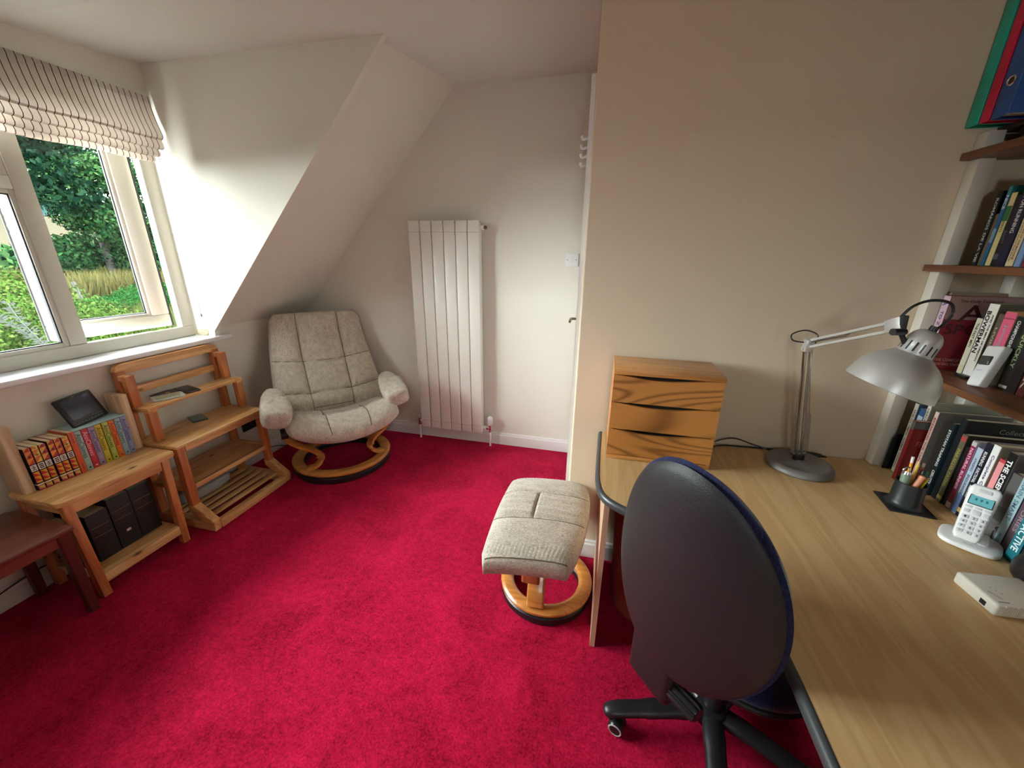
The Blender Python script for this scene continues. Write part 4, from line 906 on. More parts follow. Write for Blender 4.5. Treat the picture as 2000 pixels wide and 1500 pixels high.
bm = new(); box(bm, K.x-0.012, K.x+0.012, K.y-0.014, K.y+0.014, K.z-0.028, K.z+0.016, bev=0.004); cyl(bm, K+Vector((-0.016, 0, -0.018)), K+Vector((0.016, 0, -0.018)), 0.006); obj('knee_joint', bm, M['silver'], lp)
pu = (Vector((0, 0, 1))-ar*ar.z).normalized(); bm = new()
for s in (-0.012, 0.010): tube(bm, [K+pu*s-ar*0.01, E_+pu*s], 0.0045, 8, square=True)
obj('upper_arm', bm, M['silver'], lp)
bm = new(); tube(bm, [K+pu*0.004, K+ar*0.14+pu*0.001], 0.003, 8); tube(bm, [K+ar*0.14, K+ar*0.16+pu*0.008], 0.004, 8); obj('tension_rod', bm, M['steel'], lp)
bm = new(); prism(bm, [E_+pu*0.017-ar*0.030+Vector((0.004, 0, 0)), E_+pu*0.020+ar*0.012+Vector((0.004, 0, 0)), E_-pu*0.018+ar*0.012+Vector((0.004, 0, 0)), E_-pu*0.016-ar*0.030+Vector((0.004, 0, 0))], (-1, 0, 0), 0.010, 0.001); obj('end_plate', bm, M['silver'], lp)
AX = Vector((-0.30, 0.03, -0.95)).normalized(); CAP = Vector((0.822, 1.205, 1.322))
bm = new(); q = E_+ar*0.012; tube(bm, [q+Vector((0, 0, 0.022)), q+Vector((0.004, 0.0, -0.022))], 0.008, 8); cyl(bm, q+Vector((0.0, 0, -0.018)), CAP+AX*0.045-Vector((0.03, 0, 0)), 0.006); cyl(bm, q+Vector((-0.022, -0.01, -0.02)), q+Vector((0.01, 0, -0.02)), 0.009); obj('head_joint', bm, M['black'], lp)
def shade_prof(): return [(0.004, 0.0), (0.016, 0.001), (0.025, 0.006), (0.031, 0.014), (0.0355, 0.026), (0.037, 0.045), (0.038, 0.068), (0.0395, 0.072)]
bm = new(); lathe(bm, shade_prof()+[(0.037, 0.074), (0.034, 0.045), (0.030, 0.02), (0.018, 0.008), (0.004, 0.006)], CAP, 56, AX); cap = obj('lamp_cap', bm, M['silver'], lp)
s_, u_ = frame_at(AX, Vector((0, 1, 0)))
for k in range(16):
    a = 2*PI*k/16; rd = s_*math.cos(a)+u_*math.sin(a); tg = AX.cross(rd); bm = new()
    p0 = CAP+AX*0.036+rd*0.0366; p1 = CAP+AX*0.060+rd*0.0378
    prism(bm, [p0-tg*0.0018, p0+tg*0.0018, p1+tg*0.0018, p1-tg*0.0018], rd, 0.0006); obj('vent_slot', bm, M['black'], cap)
bm = new(); lathe(bm, [(0.039, 0.066), (0.043, 0.069), (0.050, 0.075), (0.063, 0.084), (0.077, 0.098), (0.088, 0.116), (0.0945, 0.136), (0.0985, 0.158), (0.100, 0.166), (0.098, 0.167), (0.0965, 0.158), (0.0925, 0.137), (0.086, 0.118), (0.075, 0.100), (0.061, 0.086), (0.048, 0.077), (0.038, 0.070)], CAP, 80, AX, close=True); obj('lamp_shade', bm, M['silver'], lp)
bm = new(); sphere(bm, CAP+AX*0.11, 0.028, seg=20); cyl(bm, CAP+AX*0.05, CAP+AX*0.09, 0.013); obj('bulb', bm, plain('frosted_bulb', (0.8, 0.8, 0.78, 1), 0.3), lp)
bm = new(); tube(bm, smooth_path([E_+Vector((0.0, 0, 0.02)), E_+Vector((0.02, 0.0, 0.05)), E_+Vector((0.055, 0.0, 0.066)), (0.842, 1.21, 1.392), (0.852, 1.208, 1.365), (0.838, 1.206, 1.335), CAP-AX*0.004], 8), 0.0035, 8)
obj('flex', bm, M['black'], lp); bm = new(); tube(bm, smooth_path([K+Vector((0.015, -0.012, 0.005)), K+Vector((0.02, 0, 0.032)), K+Vector((-0.01, 0.02, 0.042)), K+Vector((-0.055, 0, 0.030)), K+Vector((-0.055, -0.015, 0.012)), K+Vector((-0.02, -0.012, 0.006))], 8), 0.0022, 8)
obj('flex_loop', bm, M['black'], lp); bm = new(); cyl(bm, CAP+AX*0.012, CAP-AX*0.012, 0.009); obj('grommet', bm, M['black'], lp)
# cables and the adapter at the wall
bm = new()
tube(bm, smooth_path([(0.455, 1.60, 0.728), (0.50, 1.655, 0.735), (0.58, 1.667, 0.760), (0.67, 1.668, 0.738), (0.75, 1.64, 0.728), (0.785, 1.60, 0.75)], 8), 0.0026, 8)
tag(obj('lamp_cable', bm, M['black']), 'black lamp flex looping up along the wall behind the chest', 'cable')
bm = new(); tube(bm, smooth_path([(0.455, 1.575, 0.724), (0.52, 1.65, 0.725), (0.62, 1.668, 0.725), (0.70, 1.674, 0.725), (0.80, 1.6745, 0.725), (0.86, 1.670, 0.727)], 8), 0.0032, 8)
tube(bm, smooth_path([(0.45, 1.57, 0.73), (0.463, 1.56, 0.75), (0.47, 1.55, 0.73), (0.458, 1.535, 0.742), (0.466, 1.52, 0.726)], 6), 0.0028, 8)
tag(obj('mains_cable', bm, M['black']), 'thicker black cable lying flat on the desk along the wall', 'cable')
bm = new(); cyl(bm, (0.835, 1.664, 0.731), (0.905, 1.648, 0.731), 0.009, 16, 0.008); cyl(bm, (0.905, 1.648, 0.731), (0.925, 1.643, 0.731), 0.006, 12, 0.003); tag(obj('cable_plug', bm, M['black']), 'black connector plug on the desk behind the lamp base', 'plug')

# ================================================================ PENCIL POT, PHONE, WHITE BOX
pp = thing('pen_pot', 'black leather look pen pot with a square flared base near the books', 'pot', (1.022, 1.36, 0.7205))
bm = new(); box(bm, 0.962, 1.082, 1.302, 1.420, 0.7205, 0.725, bev=0.002)
for v in bm.verts: v.co = Vector((1.022, 1.361, v.co.z))+Matrix.Rotation(math.radians(-8), 3, 'Z') @ (v.co-Vector((1.022, 1.361, v.co.z)))
obj('base_plate', bm, M['black'], pp)
bm = new(); lathe(bm, [(0, 0.005), (0.050, 0.0045), (0.043, 0.009), (0.040, 0.018), (0.0385, 0.085), (0.0360, 0.085), (0.0365, 0.02), (0, 0.012)], (1.025, 1.366, 0.7205), 44); obj('cup', bm, plain('pot_black', (0.016, 0.020, 0.020, 1), 0.42), pp)
PC = Vector((1.025, 1.366, 0.735))
def pen(name, label, dx, dy, tx, ty, top, r, body, tip=None, cat='pen', flat=False, tipm=None, tl=0.015):
    a = PC+Vector((dx, dy, 0)); b = Vector((PC.x+tx, PC.y+ty, top)); d = (b-a).normalized(); t = thing(name, label, cat, a)
    bm = new(); tube(bm, [a, b-d*tl], r, 6 if name == 'pencil' else 14); obj('barrel', bm, body, t)
    bm = new()
    if tip == 'eraser': cyl(bm, b-d*tl, b, r*0.95)
    elif tip == 'point': cyl(bm, b-d*tl, b, r, 14, r*0.15)
    else: lathe(bm, [(0, 0), (r*1.05, 0), (r*1.05, tl*0.7), (r*0.6, tl), (0, tl)], b-d*tl, 16, d)
    obj('tip', bm, tipm or body, t)
    return t, a, b, d
yel = col(232, 160, 40); wd_ = plain('bare_pencil_wood', rgb(226, 190, 130), 0.6)
pen('pencil', 'orange pencil standing eraser up in the pen pot, leftmost of the three', -0.005, 0.01, -0.006, 0.022, 0.885, 0.0042, yel, 'eraser', 'pencil', tipm=col(236, 226, 220), tl=0.02)
pen('pencil', 'pale yellow pencil standing point up in the pen pot, middle of the three', 0.006, 0.006, 0.008, 0.014, 0.882, 0.0042, col(236, 196, 86), 'point', 'pencil', tipm=wd_, tl=0.02)
pen('pencil', 'brown-orange pencil on the right of the three in the pen pot', 0.016, 0.006, 0.026, 0.018, 0.868, 0.0036, col(196, 116, 48), 'eraser', 'pencil', tipm=col(220, 200, 190), tl=0.012)
pen('marker_pen', 'fat peach coloured felt pen leaning right at the front of the pen pot', -0.018, -0.018, 0.018, -0.006, 0.835, 0.0085, col(228, 150, 112), None, 'pen', tl=0.01)
pen('pencil', 'thin bright yellow pencil lying low across the right of the pen pot', -0.004, -0.022, 0.034, -0.006, 0.830, 0.0038, col(222, 206, 40), 'eraser', 'pencil', tipm=col(190, 170, 100), tl=0.008)
pen('ballpoint_pen', 'black capped pen between the brown pencil and the green pen', 0.014, -0.002, 0.024, 0.006, 0.850, 0.006, M['black'], None, 'pen', tl=0.02)
pen('ballpoint_pen', 'green topped pen at the right rim of the pen pot', 0.02, 0.0, 0.034, 0.008, 0.846, 0.006, col(40, 128, 70), None, 'pen', tl=0.015)
pen('ballpoint_pen', 'dark blue pen at the right rim of the pen pot beside the green one', 0.014, 0.012, 0.028, 0.014, 0.842, 0.005, col(30, 40, 110), None, 'pen', tl=0.015)
pen('ballpoint_pen', 'maroon topped pen at the back of the pen pot', 0.016, 0.016, 0.030, 0.026, 0.848, 0.0055, col(110, 20, 50), None, 'pen', tl=0.015)
ha = thing('lighter', 'pale green and chrome cylinder lighter standing in the left of the pen pot', 'lighter', PC+Vector((-0.018, 0.0, 0)))
bm = new(); a, b = PC+Vector((-0.02, -0.004, 0)), PC+Vector((-0.022, 0.0, 0.098)); cyl(bm, a, b, 0.0125); obj('body', bm, plain('sage_green', rgb(140, 158, 138), 0.25, 0.3), ha)
bm = new(); cyl(bm, b, b+Vector((0, 0, 0.010)), 0.011, 18, 0.008); tube(bm, smooth_path([b+Vector((-0.012, 0, 0.0)), b+Vector((-0.012, 0, 0.016)), b+Vector((0, 0, 0.024)), b+Vector((0.006, 0, 0.012))], 4), 0.0022, 8); obj('clip', bm, M['chrome'], ha)

wp = plain('phone_white', (0.80, 0.80, 0.78, 1), 0.3); wk = plain('phone_key', (0.60, 0.62, 0.63, 1), 0.4); ink = plain('key_ink', (0.06, 0.07, 0.09, 1), 0.5)
pcx, pcy = 1.076, 1.187; prz = math.radians(-40)
cb = thing('phone_cradle', 'white charging cradle under the cordless phone on the desk', 'phone base', (pcx, pcy, 0.7205), prz)
bm = new(); vs_ = bmesh.ops.create_uvsphere(bm, u_segments=48, v_segments=20, radius=1)['verts']
for v in vs_:
    q = Vector([math.copysign(abs(a)**0.55, a) for a in v.co]); v.co = Vector((q.x*0.062, q.y*0.056, 0.011+q.z*0.011*(1 if q.z < 0 else 0.9)))
obj('cradle_body', bm, wp, cb, local=True)
bm = new(); box(bm, -0.034, 0.034, -0.022, 0.030, 0.014, 0.036, bev=0.009, seg=3); obj('cradle_cup', bm, wp, cb, local=True)
text('doro', (-0.002, -0.043, 0.0213), (1, 0, 0), (0, 1, 0), 0.018, 0.005, ink, cb, 'logo', local=True)
hr = Matrix.Rotation(prz, 3, 'Z') @ Matrix.Rotation(math.radians(-33), 3, 'X')
hs = thing('cordless_handset', 'white cordless phone handset with a blue lit screen and big keys, in its cradle', 'phone', Vector((pcx, pcy, 0.7205))+Matrix.Rotation(prz, 3, 'Z') @ Vector((-0.010, -0.040, 0.026)), rot=hr)
bm = new(); prof_ = []
def hsb(u, v, side):
    a, b = u, v; wdt = 0.0265+0.0045*(b+1)/2
    rim = (1-abs(a)**6)**0.5*(1-abs(b)**10)**0.5 if abs(a) < 1 and abs(b) < 1 else 0
    rx_ = (1-0.25*max(0, abs(b)-0.86)/0.14) 
    cv = 0.010*b*b-0.004
    return Vector((a*wdt*rx_, -cv-(0.008*rim if side > 0 else -0.012*rim)+(-0.0), 0.082+0.082*b))
panel(bm, 24, 48, lambda u, v: hsb(u, v, 1), lambda u, v: hsb(u, v, -1)); obj('body', bm, wp, hs, local=True, angle=80)
def fy(z): b = (z-0.082)/0.082; return -(0.010*b*b-0.004)-0.0083
def key(x, z, w_, h, t, name='key', m=wk, r=0.002, lab=None):
    k = obj(name, B(x-w_/2, x+w_/2, fy(z)-0.0012, fy(z)+0.002, z-h/2, z+h/2, bev=r, seg=2), m, hs, local=True)
    if lab: text(lab, (x, fy(z)-0.0014, z), (1, 0, 0), (0, 0, 1), h*0.42, h*0.6, ink, k, 'numeral', 0.02, local=True)
for i, row in enumerate((('1', '2', '3'), ('4', '5', '6'), ('7', '8', '9'), ('*', '0', '#'))):
    for j, c_ in enumerate(row): key(-0.0165+j*0.0165, 0.066-i*0.0145, 0.0135, 0.0105, 0, lab=c_)
key(0, 0.084, 0.017, 0.014, 0, 'navigation_key', r=0.005); key(-0.018, 0.084, 0.012, 0.010, 0, 'call_key'); key(0.018, 0.084, 0.012, 0.010, 0, 'end_key')
for x in (-0.018, 0, 0.018): key(x, 0.097, 0.014, 0.006, 0, 'soft_key')
obj('screen_surround', B(-0.0235, 0.0235, fy(0.119)-0.0012, fy(0.119)+0.003, 0.104, 0.134, bev=0.002), M['black'], hs, local=True)
obj('screen', B(-0.0215, 0.0215, fy(0.119)-0.0018, fy(0.119), 0.106, 0.131), plain('lit_lcd', rgb(96, 160, 166), 0.3, emit=(rgb(110, 200, 205), 0.10)), hs, local=True)
text('- - -', (0.0, fy(0.119)-0.002, 0.121), (1, 0, 0), (0, 0, 1), 0.024, 0.007, plain('lcd_ink', rgb(40, 110, 120), 0.4), hs, 'readout', local=True)
obj('earpiece', B(-0.013, 0.013, fy(0.148)-0.0009, fy(0.148)+0.003, 0.143, 0.153, bev=0.004, seg=3), wk, hs, local=True)
bm = new(); tube(bm, smooth_path([(1.14, 1.21, 0.735), (1.15, 1.215, 0.775), (1.165, 1.17, 0.782), (1.155, 1.10, 0.765), (1.17, 1.07, 0.73)], 8), 0.0016, 6); tag(obj('phone_lead', bm, M['black']), 'thin black lead arching in front of the books behind the phone cradle', 'cable')

rt_ = thing('network_extender', 'cream plastic network box with ribbed side on the desk near the right edge', 'box', (0.985, 0.965, 0.7205), math.radians(5))
bm = new(); box(bm, -0.062, 0.075, -0.052, 0.052, 0.0, 0.034, bev=0.007, seg=3); obj('case', bm, M['cream'], rt_, local=True)
bm = new()
for k in range(30): box(bm, -0.046+k*0.004, -0.044+k*0.004, -0.0530, -0.0505, 0.006, 0.033)
obj('ribs', bm, M['cream'], rt_, local=True)
obj('port', B(-0.0628, -0.0615, -0.030, -0.017, 0.008, 0.020), M['black'], rt_, local=True)
obj('button', B(-0.052, -0.030, -0.042, -0.039, 0.0338, 0.0343, bev=0.0005), plain('port_grey', (0.3, 0.28, 0.26, 1), 0.5), rt_, local=True)
text('devolo', (-0.040, -0.020, 0.0343), (0.45, -1, 0), (1, 0.45, 0), 0.026, 0.006, plain('print_grey', (0.15, 0.14, 0.14, 1), 0.5), rt_, 'logo', local=True)
for k, s in enumerate('+oo'): text(s, (-0.030+k*0.004, 0.004-k*0.009, 0.0343), (1, 0, 0), (0, 1, 0), 0.004, 0.004, plain('print_grey', (0.15, 0.14, 0.14, 1), 0.5), rt_, 'indicator', local=True)
sp = thing('speaker', 'rounded black object cut off by the right edge, behind the cream box', 'speaker', (1.095, 1.035, 0.7205))
bm = new(); sphere(bm, (1.105, 1.03, 0.765), 0.048, 0.05, 0.044, 32, 0.8); obj('shell', bm, M['black'], sp)
bm = new(); lathe(bm, [(0.030, 0), (0.034, 0.002), (0.030, 0.004)], (1.105, 1.03, 0.808), 32); obj('rim', bm, M['shell'], sp)

# ================================================================ BOOKSHELVES
sh = thing('bookshelf', 'open bookshelf of brown boards on cream posts above the desk, full of books', 'bookshelf', (1.2, 1.0, 0.72))
SY0 = -0.35
for z0, z1, nm in ((1.790, 1.812, 'shelf_board'), (1.456, 1.477, 'shelf_board'), (1.106, 1.128, 'shelf_board')):
    obj(nm, B(1.055, 1.345, SY0, 1.680, z0, z1, bev=0.0025), M['brownX'], sh)
obj('top_board', B(1.124, 1.345, SY0, 1.680, 1.864, 1.879, bev=0.001), plain('dark_stained_board', rgb(52, 38, 28), 0.6), sh)
for y0 in (1.641, 0.60, -0.30):
    for x0, x1 in ((1.080, 1.124), (1.290, 1.334)):
        for za, zb in ((0.7205, 1.106), (1.128, 1.456), (1.477, 1.790), (1.812, 1.864)):
            obj('post', B(x0, x1, y0, y0+0.041, za, zb, bev=0.002), M['postw'], sh)
bx_ = thing('storage_box', 'dark shallow box on the top brown shelf under the ring binders', 'box', (1.22, 1.45, 1.8125))
obj('body', B(1.13, 1.33, 1.28, 1.60, 1.8125, 1.850, bev=0.004), plain('dark_card', rgb(30, 28, 24), 0.7), bx_); obj('lid', B(1.126, 1.334, 1.276, 1.604, 1.842, 1.858, bev=0.003), plain('dark_card2', rgb(22, 20, 20), 0.7), bx_)
def binder(label, y0, y1, m, x0=1.040, hole=True, h=0.32):
    r = thing('ring_binder', label, 'binder', (x0, (y0+y1)/2, 1.8795), group='ring binders on the top board'); t = y1-y0
    bm = new(); box(bm, 0, 0.004, -t/2+0.0005, t/2-0.0005, 0, h, bev=0.0018); box(bm, 0.002, 0.280, -t/2+0.0005, -t/2+0.003, 0, h); box(bm, 0.002, 0.280, t/2-0.003, t/2-0.0005, 0, h); obj('cover', bm, m, r, local=True)
    bm = new(); box(bm, 0.012, 0.26, -t/2+0.004, t/2-0.004, 0.008, h-0.012); obj('papers', bm, M['paper'], r, local=True)
    if hole:
        bm = new(); lathe(bm, [(0.0085, 0.0008), (0.0112, 0.0026), (0.0132, 0)], (0, 0, 0.088), 28, (-1, 0, 0)); obj('finger_ring', bm, M['chrome'], r, local=True)
        bm = new(); lathe(bm, [(0, 0.0006), (0.0088, 0.0006)], (0, 0, 0.088), 28, (-1, 0, 0)); obj('finger_hole', bm, M['black'], r, local=True)
    bm = new(); box(bm, -0.001, 0.275, -t/2-0.0002, -t/2+0.0035, -0.0005, 0.003); obj('metal_edge', bm, M['steel'] if hole else m, r, local=True)
    return r
binder('teal ring binder at the wall end of the top board', 1.636, 1.680, M['teal'], hole=False)
binder('crimson ring binder beside the teal one on the top board', 1.601, 1.634, M['red'], 1.042, hole=False)
binder('blue ring binder with a metal finger ring on the top board', 1.544, 1.599, M['blue'], 1.044)

def bk2(label, y0, y1, z0, h, x, spine, cover=None, depth=0.15, title=None, tc=None, zc=None, L=None, wd=None, group=None, bands=(), up=False, bold=0.02, extra=None):
    b = book(label, x, y0, y1, z0, h, depth, col(*(cover or spine)), group); t = y1-y0
    bm = new(); box(bm, -0.0009, 0.0006, -t/2+0.0008, t/2-0.0008, 0.0015, h-0.0015); sp_ = obj('spine', bm, col(*spine), b, local=True)
    for (a, c, rgb_) in bands:
        bm = new(); box(bm, -0.0013, 0.0, -t/2+0.001, t/2-0.001, a*h, c*h); obj('spine_band', bm, col(*rgb_), b, local=True)
    if title:
        items = title if isinstance(title, list) else [(title, 0.5, 0.8, 0.6, 0.0)]
        for (s, c, l, w2, yo) in items:
            text(s, (-0.0017, yo*t, c*h), (0, 0, -1), (0, -1, 0), l*h, w2*t, col(*tc), b, 'title', bold, local=True)
    return b
G2, G3, G1 = 'books on the upper shelf', 'books on the middle shelf', 'books standing on the desk'
# upper shelf, from the wall end
z = 1.4775
bk2('thin black book with white lettering, nearest the wall on the upper shelf', 1.584, 1.600, z, 0.214, 1.130, (20, 20, 24), title=[('ROMANOS', 0.70, 0.42, 0.55, 0), ('DE LA VIE', 0.25, 0.40, 0.5, 0)], tc=(205, 205, 195), group=G2)
bk2('slim brown book squeezed beside the thin black one on the upper shelf', 1.567, 1.583, z, 0.150, 1.133, (112, 92, 66), title=None, group=G2)
bk2('blue and teal book with a white title at its head on the upper shelf', 1.553, 1.566, z, 0.224, 1.128, (32, 92, 138), (40, 110, 110), title=[('NICE', 0.80, 0.17, 0.7, 0)], tc=(225, 235, 235), bands=((0.88, 0.99, (58, 128, 122)), (0.30, 0.48, (120, 150, 180))), group=G2)
bk2('cream spined book with a green label on the upper shelf', 1.534, 1.552, z, 0.205, 1.130, (216, 200, 140), (60, 90, 50), title=[('SPIRITS', 0.55, 0.16, 0.4, 0)], tc=(90, 80, 60), bands=((0.62, 0.82, (50, 108, 58)),), group=G2)
bk2('plain black book with a small grey author line beside the navy one', 1.515, 1.533, z, 0.195, 1.130, (26, 22, 26), title=[('ELLIOTT', 0.42, 0.18, 0.45, 0)], tc=(120, 116, 122), bands=((0.10, 0.18, (90, 90, 100)),), group=G2)
bk2('tall navy book titled in white serif capitals on the upper shelf', 1.486, 1.514, z, 0.256, 1.126, (30, 26, 56), title=[('RUNNERS ON RUNNING', 0.66, 0.60, 0.42, 0.0)], tc=(225, 222, 215), group=G2)
bk2('cream book with brown lettering and a dark photo on its cover, upper shelf', 1.460, 1.484, z, 0.222, 1.128, (226, 206, 162), (70, 74, 50), title=[('AND THE SILENCE OF THE MACHINE', 0.40, 0.62, 0.22, -0.15), ('RUNNING WITH THE PACK', 0.34, 0.55, 0.2, 0.2), ('O H', 0.84, 0.2, 0.5, 0)], tc=(140, 80, 50), group=G2)
bk2('light blue book beside the cream one on the upper shelf', 1.440, 1.458, z, 0.175, 1.128, (132, 160, 206), title=None, group=G2)
yy = 1.438
for i, (c, h, nm) in enumerate((((150, 52, 46), .2, 'brick red'), ((52, 60, 70), .225, 'slate'), ((196, 188, 170), .19, 'stone coloured'))):
    bk2('%s book at the cut off right end of the upper shelf' % nm, yy-0.026, yy-0.002, z, h, 1.13, c, title=None, group=G2); yy -= 0.026
# middle shelf
z = 1.1285
bk2('tall thin beige volume behind the red sporting reference book', 1.6405, 1.6550, z, 0.262, 1.135, (206, 196, 174), (150, 128, 112), depth=0.150, group=G3)
az = bk2('large red reference book with its cover showing behind the lamp head', 1.6105, 1.6395, z, 0.252, 1.118, (206, 176, 188), (126, 26, 40), depth=0.212, title=[('A', 0.90, 0.08, 0.6, 0), ('TO Z', 0.70, 0.2, 0.4, 0)], tc=(90, 70, 120), group=G3)
tcv = -0.0145-0.0004
obj('cover_panel', B(0.002, 0.211, -0.0153, -0.0143, 0.175, 0.251), plain('faded_pink_grey', rgb(156, 122, 116), 0.45), az, local=True)
ctext = lambda s, x, zc, w_, h_, c: text(s, (x, -0.0157, zc), (1, 0, 0), (0, 0, 1), w_, h_, col(*c), az, 'cover_title', 0.01, local=True)
ctext('The Daily Telegraph', 0.085, 0.235, 0.115, 0.012, (60, 26, 20)); ctext('A', 0.073, 0.197, 0.072, 0.055, (70, 26, 24)); ctext('TO', 0.127, 0.195, 0.030, 0.013, (120, 34, 34)); ctext('Z', 0.173, 0.197, 0.045, 0.055, (70, 26, 24))
ctext('SPORT', 0.095, 0.142, 0.165, 0.035, (70, 22, 26)); ctext('THE COMPLETE', 0.055, 0.036, 0.085, 0.010, (200, 150, 130)); ctext('SPORTING KNOWLEDGE', 0.070, 0.021, 0.115, 0.009, (200, 150, 130))
bm = new(); sphere(bm, (0.125, -0.0155, 0.085), 0.030, 0.0006, 0.035, 18, 0.8); obj('cover_figure', bm, plain('figure_grey', rgb(176, 168, 160), 0.5, var=0.5, bscale=60), az, local=True)
bk2('slim white spined book with a navy cover beside the red reference book', 1.563, 1.585, z, 0.188, 1.190, (222, 216, 190), (28, 60, 110), title=[('THE FAST MEN', 0.70, 0.42, 0.42, 0.0)], tc=(50, 46, 40), bands=((0.02, 0.16, (216, 206, 170)),), group=G3)
bk2('white spined book with big bold black capitals on the middle shelf', 1.508, 1.543, z, 0.239, 1.176, (236, 232, 220), (92, 88, 70), depth=0.16, title=[('BOWERMAN', 0.62, 0.56, 0.42, 0.20), ('AND THE MEN OF OREGON', 0.55, 0.62, 0.18, -0.26)], tc=(22, 20, 20), group=G3, bold=0.03)
bk2('olive brown book between the white spined and the pink one', 1.486, 1.505, z, 0.212, 1.180, (96, 84, 66), title=[('LIVING', 0.60, 0.4, 0.35, 0)], tc=(190, 180, 160), group=G3)
bk2('bright pink book with a grey script title on the middle shelf', 1.446, 1.482, z, 0.222, 1.176, (226, 96, 130), (206, 150, 100), title=[('Jaminger', 0.62, 0.42, 0.42, -0.02)], tc=(170, 160, 170), bands=((0.06, 0.12, (236, 226, 220)), (0.02, 0.05, (200, 60, 90)), (0.90, 0.915, (160, 60, 90))), group=G3)
bk2('black book with a white sans title beside the pink one', 1.418, 1.443, z, 0.213, 1.176, (22, 24, 26), (96, 90, 74), title=[('CHAMPIONSHIP MAN', 0.68, 0.52, 0.42, 0)], tc=(232, 232, 228), bands=((0.02, 0.45, (88, 92, 78)),), group=G3)
bk2('dark book with pale green letters on the middle shelf', 1.386, 1.414, z, 0.205, 1.176, (40, 44, 40), (110, 112, 90), title=[('QUICKLY', 0.58, 0.5, 0.5, 0)], tc=(170, 190, 130), bands=((0.03, 0.07, (220, 216, 206)),), group=G3)
yy = 1.383
for c, h, w_, nm, t in (((34, 22, 24), .215, .030, 'blackish brown', None), ((92, 34, 30), .20, .026, 'dark maroon', 'TRACK'), ((186, 176, 40), .19, .022, 'yellow', None), ((60, 72, 88), .21, .028, 'slate blue', 'FIELD'), ((200, 190, 176), .2, .03, 'off white', None)):
    bk2('%s book near the right edge of the middle shelf' % nm, yy-w_, yy-0.001, z, h, 1.17, c, title=t, tc=(210, 200, 190), group=G3); yy -= w_+0.001
dt_ = thing('thermometer', 'white handheld thermometer with a grey display leaning on the books of the middle shelf', 'thermometer', (1.104, 1.405, 1.1345), rot=Matrix.Rotation(math.radians(6), 3, 'Z') @ Matrix.Rotation(math.radians(14), 3, 'Y') @ Matrix.Rotation(math.radians(-10), 3, 'X'))
bm = new(); box(bm, 0, 0.030, -0.020, 0.020, 0, 0.128, bev=0.006, seg=3)
for v in bm.verts:
    v.co.y *= 0.92+0.28*(v.co.z/0.128); v.co.x += 0.012*(v.co.z/0.128)**2
obj('body', bm, wp, dt_, local=True)
obj('display', B(0.0008, 0.010, -0.014, 0.014, 0.066, 0.094, bev=0.003), plain('lcd_grey', rgb(66, 72, 66), 0.25), dt_, local=True)
text('THERMO', (-0.0006, 0, 0.048), (0, -1, 0), (0, 0, 1), 0.020, 0.004, plain('print_blue', rgb(140, 160, 200), 0.5), dt_, 'print', local=True)
ca_ = tag(obj('black_case', B(1.155, 1.178, 1.50, 1.545, 1.1285, 1.137, bev=0.002), M['black']), 'small flat dark case on the middle shelf in front of the white spined book', 'case')
